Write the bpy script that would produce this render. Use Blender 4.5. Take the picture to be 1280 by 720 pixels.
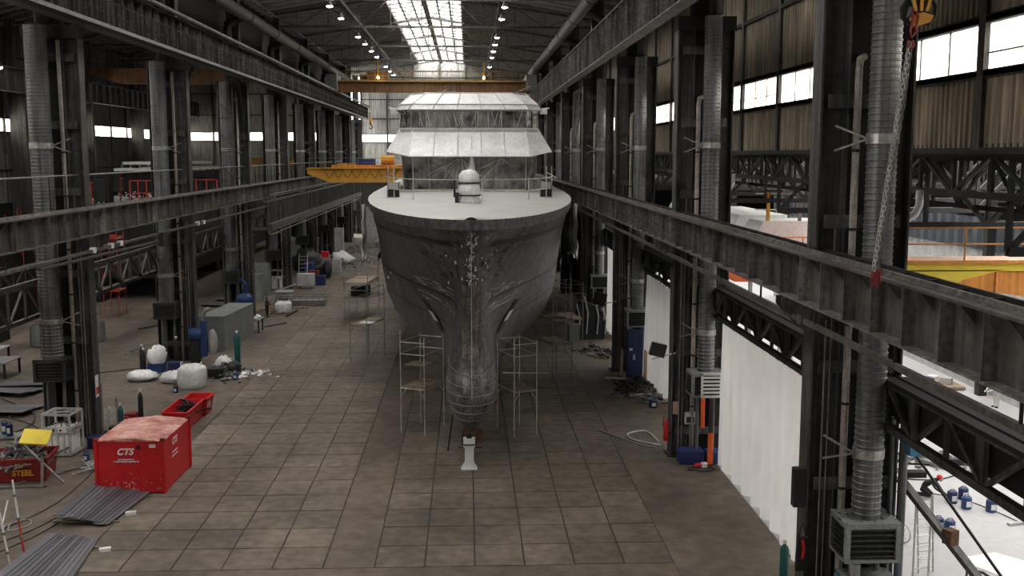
import bpy, math, random
from math import sin, cos, pi, sqrt, radians
from mathutils import Vector, Matrix
random.seed(7)
for o in list(bpy.data.objects): bpy.data.objects.remove(o)
SC = bpy.context.scene
COL = SC.collection

# ------------------------------------------------------------------ camera
cam = bpy.data.cameras.new('camera'); cam_o = bpy.data.objects.new('camera', cam); COL.objects.link(cam_o)
cam.sensor_width = 36.0; cam.lens = 36.0*1300/1280; cam.clip_end = 900; cam.clip_start = .1
cam_o.location = (0, 0, 14.0)
cam_o.rotation_euler = (radians(90-7.32), 0, radians(-2.4465))
SC.camera = cam_o
# ------------------------------------------------------------------ sky, daylight
W = bpy.data.worlds.new('sky'); SC.world = W; W.use_nodes = True
bg = W.node_tree.nodes['Background']
bg.inputs['Color'].default_value = (1.0, .97, .93, 1); bg.inputs['Strength'].default_value = 8.5

def portal(name, loc, rot, sx, sy):
    l = bpy.data.lights.new(name, 'AREA'); l.shape = 'RECTANGLE'; l.size = sx; l.size_y = sy
    l.cycles.is_portal = True
    o = bpy.data.objects.new(name, l); COL.objects.link(o); o.location = loc; o.rotation_euler = rot
portal('skylight_portal', (-4.6, 102, 30.9), (0, 0, 0), 8.4, 182)
portal('skylight_portal', (-33, 38, 30.9), (0, 0, 0), 8.4, 126)  # portal for the added left-hall skylight
portal('skylight_portal', (25, 65, 14.6), (0, 0, 0), 8, 120)
portal('skylight_portal', (38, 65, 14.6), (0, 0, 0), 8, 120)

SC.view_settings.view_transform = 'Standard'; SC.view_settings.look = 'None'
SC.view_settings.gamma = 1; SC.view_settings.use_curve_mapping = False
SC.view_settings.exposure = 0.12

# ------------------------------------------------------------------ materials
MATS = {}
def mat(name, col, rough=.65, metal=0., var=.3, scale=.8, bump=0., streak=0., col2=None, rnd=0., fine=.0, alpha=None):
    m = bpy.data.materials.new(name); m.use_nodes = True
    nt = m.node_tree; N = nt.nodes; L = nt.links
    b = N['Principled BSDF']
    b.inputs['Roughness'].default_value = rough; b.inputs['Metallic'].default_value = metal
    geo = N.new('ShaderNodeNewGeometry')
    n1 = N.new('ShaderNodeTexNoise'); n1.inputs['Scale'].default_value = scale; n1.inputs['Detail'].default_value = 6
    n1.inputs['Roughness'].default_value = .65
    L.new(geo.outputs['Position'], n1.inputs['Vector'])
    r = N.new('ShaderNodeValToRGB')
    r.color_ramp.elements[0].position = .32; r.color_ramp.elements[1].position = .68
    c = Vector(col)
    a = c*(1-var); d = Vector(col2) if col2 else c*(1+var)
    r.color_ramp.elements[0].color = (*a, 1); r.color_ramp.elements[1].color = (*d, 1)
    L.new(n1.outputs['Fac'], r.inputs['Fac'])
    out = r.outputs['Color']
    def mul(fac_out, lo, hi, amount_in=None):
        nonlocal out
        mr = N.new('ShaderNodeMapRange'); mr.inputs['From Min'].default_value = .35; mr.inputs['From Max'].default_value = .65
        mr.inputs['To Min'].default_value = lo; mr.inputs['To Max'].default_value = hi
        L.new(fac_out, mr.inputs['Value'])
        mm = N.new('ShaderNodeVectorMath'); mm.operation = 'SCALE'
        L.new(out, mm.inputs[0]); L.new(mr.outputs['Result'], mm.inputs['Scale']); out = mm.outputs['Vector']
    if streak:
        mp = N.new('ShaderNodeMapping'); mp.inputs['Scale'].default_value = (5, 5, .25)
        L.new(geo.outputs['Position'], mp.inputs['Vector'])
        n2 = N.new('ShaderNodeTexNoise'); n2.inputs['Scale'].default_value = 1.2; n2.inputs['Detail'].default_value = 4
        L.new(mp.outputs['Vector'], n2.inputs['Vector']); mul(n2.outputs['Fac'], 1-streak, 1+streak)
    if fine:
        n3 = N.new('ShaderNodeTexNoise'); n3.inputs['Scale'].default_value = scale*9; n3.inputs['Detail'].default_value = 4
        L.new(geo.outputs['Position'], n3.inputs['Vector']); mul(n3.outputs['Fac'], 1-fine, 1+fine)
    if rnd:
        oi = N.new('ShaderNodeObjectInfo')
        mr = N.new('ShaderNodeMapRange'); mr.inputs['To Min'].default_value = 1-rnd; mr.inputs['To Max'].default_value = 1+rnd
        L.new(oi.outputs['Random'], mr.inputs['Value'])
        mm = N.new('ShaderNodeVectorMath'); mm.operation = 'SCALE'
        L.new(out, mm.inputs[0]); L.new(mr.outputs['Result'], mm.inputs['Scale']); out = mm.outputs['Vector']
    L.new(out, b.inputs['Base Color'])
    if bump:
        bp = N.new('ShaderNodeBump'); bp.inputs['Strength'].default_value = bump; bp.inputs['Distance'].default_value = .05
        n4 = N.new('ShaderNodeTexNoise'); n4.inputs['Scale'].default_value = scale*4; n4.inputs['Detail'].default_value = 5
        L.new(geo.outputs['Position'], n4.inputs['Vector']); L.new(n4.outputs['Fac'], bp.inputs['Height'])
        L.new(bp.outputs['Normal'], b.inputs['Normal'])
    MATS[name] = m
    return m
def glow(name, col, s):
    m = bpy.data.materials.new(name); m.use_nodes = True
    b = m.node_tree.nodes['Principled BSDF']
    b.inputs['Base Color'].default_value = (*col, 1)
    b.inputs['Emission Color'].default_value = (*col, 1); b.inputs['Emission Strength'].default_value = s
    MATS[name] = m; return m
def glass(name, tint, diffuse=.25, gl=.06):
    m = bpy.data.materials.new(name); m.use_nodes = True; nt = m.node_tree; N = nt.nodes; L = nt.links
    N.remove(N['Principled BSDF'])
    t = N.new('ShaderNodeBsdfTransparent'); t.inputs['Color'].default_value = (*tint, 1)
    d = N.new('ShaderNodeBsdfTranslucent'); d.inputs['Color'].default_value = (*tint, 1)
    g = N.new('ShaderNodeBsdfGlossy'); g.inputs['Roughness'].default_value = .12
    m1 = N.new('ShaderNodeMixShader'); m1.inputs[0].default_value = diffuse
    L.new(t.outputs[0], m1.inputs[1]); L.new(d.outputs[0], m1.inputs[2])
    m2 = N.new('ShaderNodeMixShader'); m2.inputs[0].default_value = gl
    L.new(m1.outputs[0], m2.inputs[1]); L.new(g.outputs[0], m2.inputs[2])
    L.new(m2.outputs[0], N['Material Output'].inputs['Surface'])
    MATS[name] = m; return m

STEEL = mat('column_steel', (.056, .054, .051), .6, .0, .35, .6, streak=.5, fine=.25)
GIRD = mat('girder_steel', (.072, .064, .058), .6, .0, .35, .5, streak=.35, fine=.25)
STIFF = mat('stiffener_steel', (.14, .128, .120), .55, .0, .4, .9, streak=.5, fine=.3, rnd=.35)
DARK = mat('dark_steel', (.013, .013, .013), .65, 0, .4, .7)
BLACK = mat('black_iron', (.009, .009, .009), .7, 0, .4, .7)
DUCT = mat('galvanised_duct', (.15, .153, .157), .45, .35, .25, .8, streak=.3)
DUCTD = mat('old_duct', (.035, .035, .035), .5, .2, .25, .8, streak=.3)
BAND = mat('strap_band', (.42, .41, .40), .35, .6, .4, 4)
WPIPE = mat('cream_pipe', (.33, .29, .26), .5, 0, .4, 1.5, streak=.5, fine=.2)
CLAD = mat('weathered_cladding', (.27, .22, .16), .6, 0, .35, .35, streak=.45, rnd=.2)
CLADG = mat('grey_cladding', (.12, .12, .115), .6, 0, .3, .35, streak=.4, rnd=.2)
CLADE = mat('pale_end_cladding', (.42, .42, .40), .6, 0, .2, .35, streak=.3, rnd=.15)
ROOF = mat('roof_sheet', (.15, .15, .152), .7, 0, .3, .3, rnd=.2)
SLAB = mat('floor_slab', (.135, .112, .088), .75, 0, .32, .22, bump=.1, rnd=.10, fine=.22, col2=(.205, .168, .130))
FLOOR = mat('floor_concrete', (.120, .097, .074), .72, 0, .32, .16, bump=.08, fine=.2, col2=(.175, .14, .108))
JOINT = mat('floor_joint', (.05, .043, .036), .9, 0, .3, 2)
WHITEF = mat('pale_floor', (.40, .40, .405), .6, 0, .06, .3, fine=.04)
RED = mat('red_paint', (.58, .012, .018), .45, 0, .12, 1.2, fine=.12)
REDTOP = mat('faded_red_roof', (.50, .07, .05), .6, 0, .3, 1.1, col2=(.85, .52, .45), fine=.15)
REDD = mat('dark_red_paint', (.22, .015, .012), .5, 0, .35, 1.5, fine=.2)
ORANGE = mat('orange_paint', (.75, .16, .03), .5, 0, .15, 1.5)
REDSC = mat('red_scaffold_paint', (.55, .05, .03), .5, 0, .2, 2)
YELL = mat('crane_yellow', (.72, .36, .045), .5, 0, .18, .6)
CRUST = mat('dull_crane_amber', (.20, .095, .035), .6, 0, .3, .5, streak=.3)
CTOP = mat('dull_crane_yellow', (.42, .26, .06), .5, 0, .25, .6)
YELLB = mat('crane_amber', (.62, .24, .04), .5, 0, .25, .6, streak=.2)
YELLR = mat("lime_yellow", (.80, .62, .06), .5, 0, .15, .6)
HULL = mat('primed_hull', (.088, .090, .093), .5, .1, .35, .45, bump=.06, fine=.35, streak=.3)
HULLB = mat('blackened_seam', (.006, .006, .006), .5, 0, .4, 2)
HULLS = mat('chalky_scrapes', (.42, .42, .41), .6, 0, .5, 3, fine=.4)
STEM = mat('rusty_stem', (.12, .105, .09), .5, .1, .45, 1.2, streak=.5, fine=.4)
BULB = mat('scuffed_bulb', (.125, .125, .122), .35, .35, .7, 2.6, fine=.6)
DECK = mat('deck_primer', (.47, .47, .45), .6, 0, .08, .5, fine=.05)
FILM = mat('plastic_film', (.78, .78, .77), .42, 0, .16, .9, bump=.35, fine=.12)
FILMD = mat('film_over_glass', (.05, .048, .046), .10, .3, .85, .8, bump=.8, col2=(.50, .48, .46), streak=.25)
GLASSD = mat('dark_glass', (.012, .012, .013), .08, .0, .5, 1)
ALU = mat('scaffold_tube', (.62, .60, .57), .4, .5, .3, 3)
ALUD = mat('dull_tube', (.22, .21, .20), .5, .3, .4, 3)
WOOD = mat('weathered_board', (.25, .19, .13), .7, 0, .4, 2, fine=.3)
WHITE = mat('white_paint', (.72, .72, .70), .5, 0, .1, 2, fine=.08)
CLOTH = mat('white_sheeting', (.74, .73, .71), .8, 0, .06, .5)
def add_translucency(m, f):
    nt = m.node_tree; b = nt.nodes['Principled BSDF']; tr = nt.nodes.new('ShaderNodeBsdfTranslucent'); mx = nt.nodes.new('ShaderNodeMixShader'); mx.inputs[0].default_value = f
    nt.links.new(b.inputs['Base Color'].links[0].from_socket, tr.inputs['Color'])
    nt.links.new(b.outputs[0], mx.inputs[1]); nt.links.new(tr.outputs[0], mx.inputs[2]); nt.links.new(mx.outputs[0], nt.nodes['Material Output'].inputs['Surface'])
add_translucency(CLOTH, .5)
GREYM = mat('grey_enamel', (.20, .21, .205), .5, 0, .2, 1, fine=.15)
LGREY = mat('light_grey_enamel', (.42, .42, .41), .5, 0, .2, 1.5, fine=.15)
PLATE = mat('stacked_plate', (.135, .13, .145), .5, .3, .15, .5, rnd=.35, fine=.08)
BLUE = mat('blue_paint', (.015, .045, .15), .45, 0, .3, 1.5)
CYAN = mat('teal_blue_paint', (.006, .15, .27), .4, 0, .15, 1.2)
NAVY = mat('navy_paint', (.012, .022, .10), .5, 0, .2, 1.5)
GREEN = mat('bottle_green', (.01, .09, .09), .4, 0, .2, 2)
RUBBER = mat('black_rubber', (.018, .018, .018), .6, 0, .3, 3)
SCRAP = mat('scrap_metal', (.16, .16, .16), .5, .3, .7, 6)
SKIN = mat('skin', (.45, .28, .2), .6, 0, .05, 5)
CREAM = mat('cream_overall', (.55, .52, .47), .8, 0, .1, 5)
DCLOTH = mat('dark_workwear', (.015, .015, .018), .8, 0, .3, 5)
RUST = mat('rusty_iron', (.14, .07, .035), .8, 0, .5, 4)
TARP = mat('dark_tarpaulin', (.02, .02, .024), .55, 0, .4, 1.5, bump=.3)
LAMP = glow('lamp_glow', (1, .97, .93), 30)
WARM = glow('warm_lamp_glow', (1, .75, .35), 25)
GLASS = glass('window_glazing', (.95, .93, .88), .3)
SKYG = glass('skylight_glazing', (.95, .95, .95), .15)

# ------------------------------------------------------------------ mesh builder
class MB:
    def __init__(s, o=(0, 0, 0)): s.v = []; s.f = []; s.o = Vector(o)
    def add(s, vs, fs):
        n = len(s.v); s.v += [tuple(Vector(p)-s.o) for p in vs]; s.f += [tuple(i+n for i in f) for f in fs]; return s
    def box(s, x0, y0, z0, x1, y1, z1):
        return s.add([(x0,y0,z0),(x1,y0,z0),(x1,y1,z0),(x0,y1,z0),(x0,y0,z1),(x1,y0,z1),(x1,y1,z1),(x0,y1,z1)],
            [(0,3,2,1),(4,5,6,7),(0,1,5,4),(1,2,6,5),(2,3,7,6),(3,0,4,7)])
    def cbox(s, c, d, rz=0, rx=0, ry=0):
        R = Matrix.Rotation(rz,3,'Z') @ Matrix.Rotation(ry,3,'Y') @ Matrix.Rotation(rx,3,'X'); c = Vector(c); h = Vector(d)/2
        P = [c+R@Vector((sx*h.x, sy*h.y, sz*h.z)) for sz in (-1,1) for sx, sy in ((-1,-1),(1,-1),(1,1),(-1,1))]
        return s.add(P, [(0,3,2,1),(4,5,6,7),(0,1,5,4),(1,2,6,5),(2,3,7,6),(3,0,4,7)])
    def frame(s, a, b):
        a = Vector(a); b = Vector(b); d = (b-a).normalized()
        up = Vector((0,0,1)) if abs(d.z) < .95 else Vector((0,1,0))
        r = d.cross(up).normalized(); u = r.cross(d).normalized(); return a, b, r, u
    def bar(s, a, b, w, h=None):
        h = h or w; a, b, r, u = s.frame(a, b)
        P = [p+r*sx*w/2+u*sy*h/2 for p in (a, b) for sx, sy in ((-1,-1),(1,-1),(1,1),(-1,1))]
        return s.add(P, [(0,3,2,1),(4,5,6,7),(0,1,5,4),(1,2,6,5),(2,3,7,6),(3,0,4,7)])
    def tube(s, a, b, r, n=8, r2=None, cap=True):
        r2 = r if r2 is None else r2; a, b, x, u = s.frame(a, b)
        P = [p+(x*cos(2*pi*i/n)+u*sin(2*pi*i/n))*q for p, q in ((a, r), (b, r2)) for i in range(n)]
        F = [(i, (i+1)%n, n+(i+1)%n, n+i) for i in range(n)]
        if cap: F += [tuple(range(n))[::-1], tuple(range(n, 2*n))]
        return s.add(P, F)
    def poly(s, pts, r, n=7):
        pts = [Vector(p) for p in pts]; P = []; x = None
        for i, p in enumerate(pts):
            d = (pts[min(i+1, len(pts)-1)]-pts[max(i-1, 0)]).normalized()
            if x is None:
                x = d.cross(Vector((0,0,1)) if abs(d.z) < .95 else Vector((0,1,0))).normalized()
            x = (x-d*x.dot(d)).normalized(); u = x.cross(d)
            P += [p+(x*cos(2*pi*k/n)+u*sin(2*pi*k/n))*r for k in range(n)]
        F = [(i*n+k, i*n+(k+1)%n, (i+1)*n+(k+1)%n, (i+1)*n+k) for i in range(len(pts)-1) for k in range(n)]
        F += [tuple(range(n))[::-1], tuple(range(len(P)-n, len(P)))]
        return s.add(P, F)
    def lathe(s, prof, c=(0,0,0), n=16, capb=True, capt=True):
        c = Vector(c); P = [c+Vector((r*cos(2*pi*i/n), r*sin(2*pi*i/n), z)) for r, z in prof for i in range(n)]
        F = [(j*n+i, j*n+(i+1)%n, (j+1)*n+(i+1)%n, (j+1)*n+i) for j in range(len(prof)-1) for i in range(n)]
        if capb: F.append(tuple(range(n))[::-1])
        if capt: F.append(tuple(range(len(P)-n, len(P))))
        return s.add(P, F)
    def prism(s, pts, off):
        off = Vector(off); n = len(pts); pts = [Vector(p) for p in pts]
        return s.add(pts+[p+off for p in pts], [tuple(range(n))[::-1], tuple(range(n, 2*n))]+[(i, (i+1)%n, n+(i+1)%n, n+i) for i in range(n)])
    def ball(s, c, r, n=10, m=6, jit=0):
        c = Vector(c); r = Vector(r) if hasattr(r, '__len__') else Vector((r, r, r))
        P = []
        for j in range(m+1):
            t = pi*j/m
            for i in range(n):
                k = 1+random.uniform(-jit, jit) if 0 < j < m else 1
                P.append(c+Vector((r.x*sin(t)*cos(2*pi*i/n)*k, r.y*sin(t)*sin(2*pi*i/n)*k, r.z*cos(t)*k)))
        return s.add(P, [(j*n+i, (j+1)*n+i, (j+1)*n+(i+1)%n, j*n+(i+1)%n) for j in range(m) for i in range(n)])
    def ibeam(s, a, b, w, h, tf, tw):   # flanges facing +-u (up), w wide
        a, b, r, u = s.frame(a, b)
        for p, q, ww, hh in ((u*(h/2-tf/2), 0, w, tf), (-u*(h/2-tf/2), 0, w, tf), (Vector(), 0, tw, h-2*tf)):
            s.bar(a+p, b+p, ww, hh)
        return s
    def grid(s, fn, nu, nv):
        P = [fn(i/nu, j/nv) for j in range(nv+1) for i in range(nu+1)]; k = nu+1
        return s.add(P, [(j*k+i, j*k+i+1, (j+1)*k+i+1, (j+1)*k+i) for j in range(nv) for i in range(nu)])
    def mesh(s, name, m, smooth=False):
        me = bpy.data.meshes.new(name); me.from_pydata(s.v, [], s.f); me.materials.append(m)
        if smooth: me.polygons.foreach_set('use_smooth', [True]*len(me.polygons))
        me.update(); return me
    def build(s, name, m, parent=None, smooth=False, label=None, kind=None, loc=None):
        o = bpy.data.objects.new(name, s.mesh(name, m, smooth)); COL.objects.link(o)
        if parent: o.parent = parent
        if loc is not None: o.location = loc
        elif not parent: o.location = s.o
        if label: o['label'] = label
        if kind: o['kind'] = kind
        return o
def thing(name, label, cat, loc=(0,0,0), rz=0, group=None):
    o = bpy.data.objects.new(name, None); COL.objects.link(o); o.empty_display_size = .2
    o.location = loc; o.rotation_euler = (0, 0, rz); o['label'] = label; o['category'] = cat
    if group: o['group'] = group
    return o
def tag(o, label, cat, group=None):
    o['label'] = label; o['category'] = cat
    if group: o['group'] = group
    return o
def dup(root, loc, label, rz=None, scale=None):
    kids = {}
    for o in COL.objects:
        if o.parent: kids.setdefault(o.parent.name, []).append(o)
    def cp(o, par):
        c = o.copy(); COL.objects.link(c)
        if par: c.parent = par
        for k in kids.get(o.name, []): cp(k, c)
        return c
    r = cp(root, None); r.location = loc; r['label'] = label
    if rz is not None: r.rotation_euler = (0, 0, rz)
    if scale: r.scale = scale
    return r
def inst(o, parent, loc, name=None, rz=0):
    c = o.copy(); COL.objects.link(c); c.parent = parent; c.location = loc; c.rotation_euler = (0, 0, rz)
    return c
def text(name, body, size, m, parent, M4, shear=0, ext=.004, bold=0):
    cu = bpy.data.curves.new(name, 'FONT'); cu.body = body; cu.size = size; cu.shear = shear; cu.extrude = ext
    cu.offset = bold; cu.align_x = 'CENTER'; cu.align_y = 'CENTER'
    tmp = bpy.data.objects.new(name, cu); COL.objects.link(tmp)
    dg = bpy.context.evaluated_depsgraph_get(); me = bpy.data.meshes.new_from_object(tmp.evaluated_get(dg))
    bpy.data.objects.remove(tmp)
    me.materials.clear(); me.materials.append(m); me.transform(M4)
    o = bpy.data.objects.new(name, me); COL.objects.link(o); o.parent = parent; return o
FRONT = Matrix.Rotation(pi/2, 4, 'X')                       # text facing -Y
EAST = Matrix.Rotation(pi/2, 4, 'Z') @ Matrix.Rotation(pi/2, 4, 'X')   # text facing +X
ORD = ['nearest', 'second', 'third', 'fourth', 'fifth', 'sixth', 'seventh', 'eighth', 'ninth', 'tenth']

# ================================================================== SETTING
YL = [12.9+19.3*i for i in range(10)]       # left column row (first is beside the camera)
YL = [51.9-19.3*2, 51.9-19.3]+[51.9+19.3*i for i in range(8)]
YR = [28.1+19.25*i for i in range(9)]
YE = 195
fl = MB((0,0,0)); fl.box(-60, -30, -.3, 11.3, 200, -.03); floor = fl.build('floor', FLOOR, kind='structure')
fs = MB(); fs.box(-20.5, -30, -.05, 9.4, 200, -.02); fs.build('joint_bed', JOINT, floor)
# plain concrete strips beside and between the slab fields
ps = MB()
ps.box(-20.5, -30, -.03, -13.62, 200, .0); ps.box(-5.0+.03, 34.2, -.03, -3.27, 200, .0); ps.box(7.08, -30, -.03, 9.4, 200, 0)
ps.box(-13.6, -30, -.03, 7.06, 34.17, 0); ps.build('concrete_strip', FLOOR, floor, kind='stuff')
mb = MB()
for y in [34.2+5.85*i for i in range(28)]: mb.box(-5.0+.03, y-.02, 0, -3.27, y+.02, .002)
sl = MB(); sl.box(-.828, -.945, -.03, .828, .945, 0)
slab = None
cols_ = [-13.6+1.72*i for i in range(5)]+[-3.25+1.72*i for i in range(6)]
for r in range(24):
    for x in cols_:
        if r > 14: continue
        z = random.uniform(-.006, .004)
        if slab is None: slab = sl.build('floor_slab', SLAB, floor, loc=(x+.86, 34.2+.975+1.95*r, z))
        else: inst(slab, floor, (x+.86+random.uniform(-.01,.01), 34.2+.975+1.95*r, z))
far = MB()
for r in range(15, 80):
    for x in cols_:
        y = 34.2+1.95*r; far.box(x+.02, y+.02, -.03, x+1.70, y+1.93, random.uniform(-.004, .003))
far.build('distant_slabs', SLAB, floor, kind='stuff')
# pale floor of the low hall on the right
o = MB(); o.box(11.3, -30, -.3, 62, 200, 0); wf = o.build('floor', WHITEF, kind='structure')
mb = MB()
for x in (17.2, 23.0, 28.8): mb.box(x, 10, 0, x+.05, 120, .003)
for y in range(22, 120, 7): mb.box(11.5, y, 0, 34, y+.04, .003)
mb.build('floor_marking', LGREY, wf, kind='stuff')

# corrugated sheet mesh, runs along +x of length L, height H
def corr(L, H, pitch=.32, d=.06):
    m = MB(); n = int(L/pitch); xs = []
    for i in range(n):
        a = i*L/n; p = L/n
        xs += [(a, 0), (a+p*.3, 0), (a+p*.42, d), (a+p*.88, d)]
    xs.append((L, 0)); P = [(x, y, 0) for x, y in xs]+[(x, y, H) for x, y in xs]; k = len(xs)
    return m.add(P, [(i, i+1, k+i+1, k+i) for i in range(k-1)])
def wall(name, x, ydir, Ys, zrows, m, parent_kind='structure', inward=1):
    """wall along Y at x, each bay gets sheets per row"""
    back = MB((x, 0, 0)); return back
# ---- right upper wall (X = 14.5, above the low roof)
def longwall(name, x, inw, y0, y1, step, rows, wz, msheet, zbot, ztop, postm, wname):
    root = MB((x, 0, 0)); 
    root.box(x+(.25 if inw < 0 else -.35), y0, zbot-.12, x+(.35 if inw < 0 else -.25), y1, zbot)      # sill flashing
    root = root.build(name, GIRD, kind='structure')
    protos = {}
    gm = MB((x,0,0))
    for z in sorted(set([r[0] for r in rows]+[r[1] for r in rows]+list(wz))):
        gm.box(x-.1 if inw > 0 else x-.15, y0, z-.09, x+.15 if inw > 0 else x+.1, y1, z+.09)
    gm.box(x-.2, y0, 27.4, x+.2, y1, 28.7)
    gm.build('girt', DARK, root, kind='stuff')
    n = int(round((y1-y0)/step)); win = []
    for i in range(n+1):
        y = y0+i*step
        pm = MB((x,0,0)); pm.box(min(x, x+inw*.16), y-.2, zbot, max(x, x+inw*.16), y+.2, ztop)
        pm.build('wall_post', postm, root)
        if i == n: break
        for (a, b) in rows:
            key = (a, b)
            if key not in protos:
                protos[key] = corr(step-.2, b-a-.10).build('cladding_sheet', msheet, root, loc=(0, 0, 0)); ob = protos[key]
            else: ob = protos[key].copy(); COL.objects.link(ob)
            ob.parent = root; ob.rotation_euler = (0, 0, pi/2); ob.location = (0.03, y+.10, a+.05)
        w = MB((x, y+step/2, wz[0])); 
        for k in range(2):
            ya = y+.21+k*(step-.42)/2
            w2 = w
        w.box(x-.04, y+.2, wz[0], x+.04, y+step-.2, wz[0]+.06); w.box(x-.04, y+.2, wz[1]-.06, x+.04, y+step-.2, wz[1])
        if random.random() < .75: w.box(x-.03, y+.2, (wz[0]*.62+wz[1]*.38)-.02, x+.03, y+step-.2, (wz[0]*.62+wz[1]*.38)+.02)
        wo = w.build('window_%d' % (len(WINS)+1), DARK, kind='structure'); WINS.append(wo)
        for k in range(3):
            ya = y+.2+k*(step-.4)/3; g = MB((x, y+step/2, wz[0])); g.box(x-.012, ya+.02, wz[0]+.05, x+.012, ya+(step-.4)/3-.02, wz[1]-.05)
            g.build('pane', GLASS, wo)
            if k: mm = MB((x, y+step/2, wz[0])); mm.box(x-.03, ya-.025, wz[0], x+.03, ya+.025, wz[1]); mm.build('mullion', DARK, wo)
    return root
WINS = []
wr = longwall('wall_right', 14.5, -1, 3.4, 3.4+6.417*30-.1, 6.417, [(14.1, 16.2), (17.75, 20.7), (20.7, 23.6), (23.6, 27.5)], (16.25, 17.7), CLAD, 14.1, 28, STEEL, 'r')
wl = longwall('wall_left', -47.2, 1, 0, 6.43*28, 6.43, [(9, 12.4), (12.4, 16.2), (17.75, 20.7), (20.7, 24), (24, 27.5)], (16.25, 17.7), CLADG, 14.1, 28, GIRD, 'l')
o = MB((-47.2,0,0)); o.box(-47.5, -30, 0, -47.25, 180, 14.1); o.build('plinth', DARK, wl)
# ---- end walls (facing -Y)
def endwall(name, x0, x1, y, msheet, zb, wz, strips):
    root = MB((0, y, 0)); root.box(x0, y+.3, 0, x1, y+.5, zb); root = root.build(name, DARK, kind='structure')
    n = int(round((x1-x0)/4.6)); st = (x1-x0)/n; protos = {}
    rows = [(zb, wz[0]), (wz[1], 20.5), (20.5, 24), (24, 28), (28, 31)]
    for i in range(n+1):
        pm = MB((0,y,0)); pm.box(x0+i*st-.12, y-.25, 0, x0+i*st+.12, y, 31); pm.build('wall_post', GIRD, root)
        if i == n: break
        for (a, b) in rows:
            if (a, b) not in protos: ob = protos[(a,b)] = corr(st-.1, b-a-.06).build('cladding_sheet', msheet, root, loc=(0,0,0))
            else: ob = protos[(a,b)].copy(); COL.objects.link(ob)
            ob.parent = root; ob.location = (x0+i*st+.05, 0, a+.03)
    gm = MB((0,y,0))
    for z in (zb, wz[0], wz[1], 20.5, 24, 28): gm.box(x0, y-.12, z-.07, x1, y+.1, z+.07)
    gm.build('girt', DARK, root, kind='stuff')
    for i in range(n):
        w = MB((x0+i*st, y, wz[0])); w.box(x0+i*st+.1, y-.03, wz[0], x0+i*st+.16, y+.03, wz[1]); w.box(x0+i*st+st-.16, y-.03, wz[0], x0+i*st+st-.1, y+.03, wz[1])
        wo = w.build('window_%d' % (len(WINS)+1), DARK, kind='structure'); WINS.append(wo)
        g = MB((x0+i*st, y, wz[0])); g.box(x0+i*st+.12, y-.01, wz[0]+.05, x0+i*st+st-.12, y+.01, wz[1]-.05); g.build('pane', GLASS, wo)
    return root
endwall('wall_far', -19.5, 14.3, YE, CLADE, 9, (16.25, 17.7), 1)
endwall('wall_far', -47, -19.5, 178, CLADE, 8.5, (16.25, 17.7), 1)
o = MB(); o.box(-62, -30.4, 0, 62, -30, 33); o.build('wall_back', DARK, kind='structure')
# two pale doors in the far wall, at floor level
for i, (x, w, h, y) in enumerate(((-14.6, 2.2, 7.2, 170), )):
    pass
# ---- high roof: two halls, each ridge with a glazed strip, the left one added for light
def highroof(xc, hw, y0, y1, label, nb, glazed=4.1):
    zr, ze = 30.9, 27.9
    m = MB((0,0,0))
    for s in (-1, 1):
        xa = xc+s*(glazed+.05); xb = xc+s*hw; za = zr-.35
        m.add([(xa, y0, za), (xb, y0, ze), (xb, y1, ze), (xa, y1, za), (xa, y0, za+.2), (xb, y0, ze+.2), (xb, y1, ze+.2), (xa, y1, za+.2)],
              [(0,1,2,3),(4,7,6,5),(0,4,5,1),(1,5,6,2),(2,6,7,3),(3,7,4,0)])
    root = m.build('ceiling', ROOF, kind='structure')
    n = int((y1-y0)/2.41)
    for i in range(n):
        y = y0+i*2.41+1.0; q = MB()
        for s in (-1, 1):
            q.bar((xc+s*glazed, y, zr-.55), (xc+s*hw, y, ze-.12), .16, .28)
        if 60 < y or label == 'main': q.build('purlin', LGREY, root, kind='stuff')
    # trusses
    for yt in nb:
        q = MB((0,0,0)); lo = 27.0
        q.bar((xc-hw, yt, lo), (xc+hw, yt, lo), .22, .22)
        for s in (-1, 1):
            q.bar((xc, yt, zr-.5), (xc+s*hw, yt, ze-.35), .2, .25)
            k = 6
            for j in range(k):
                xa = xc+s*hw*j/k; xb = xc+s*hw*(j+1)/k; zt = lambda x: zr-.5-(zr-ze-.15)*abs(x-xc)/hw
                q.bar((xa, yt, lo), (xa, yt, zt(xa)), .09)
                q.bar((xb, yt, lo), (xa, yt, zt(xa)), .08) if j % 2 else q.bar((xa, yt, lo), (xb, yt, zt(xb)), .08)
        q.build('roof_truss', STIFF, root)
    # longitudinal service beams below the roof
    q = MB()
    for x_ in ((-11.7, 3.3) if label == 'main' else (xc-7.5, xc+7.5)): q.bar((x_, y0, 28.0), (x_, y1, 28.0), .5, .35)
    q.build('service_beam', DARK, root, kind='stuff')
    return root
NB = [-8.5+19.3*i for i in range(10)]
NB = [y+0 for y in YL]
o_ = MB((-4.6,0,30)); o_.box(-9, -30, 30.4, -.2, 12, 30.6); o_.build('ceiling', ROOF, kind='structure')  # unseen blank over the camera, shortens the skylight to cut light from behind
rt = highroof(-4.6, 19.1, -30, 200, 'main', YL)
rt2 = highroof(-33.4, 13.9, -30, 180, 'left', YL[2:])
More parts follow.
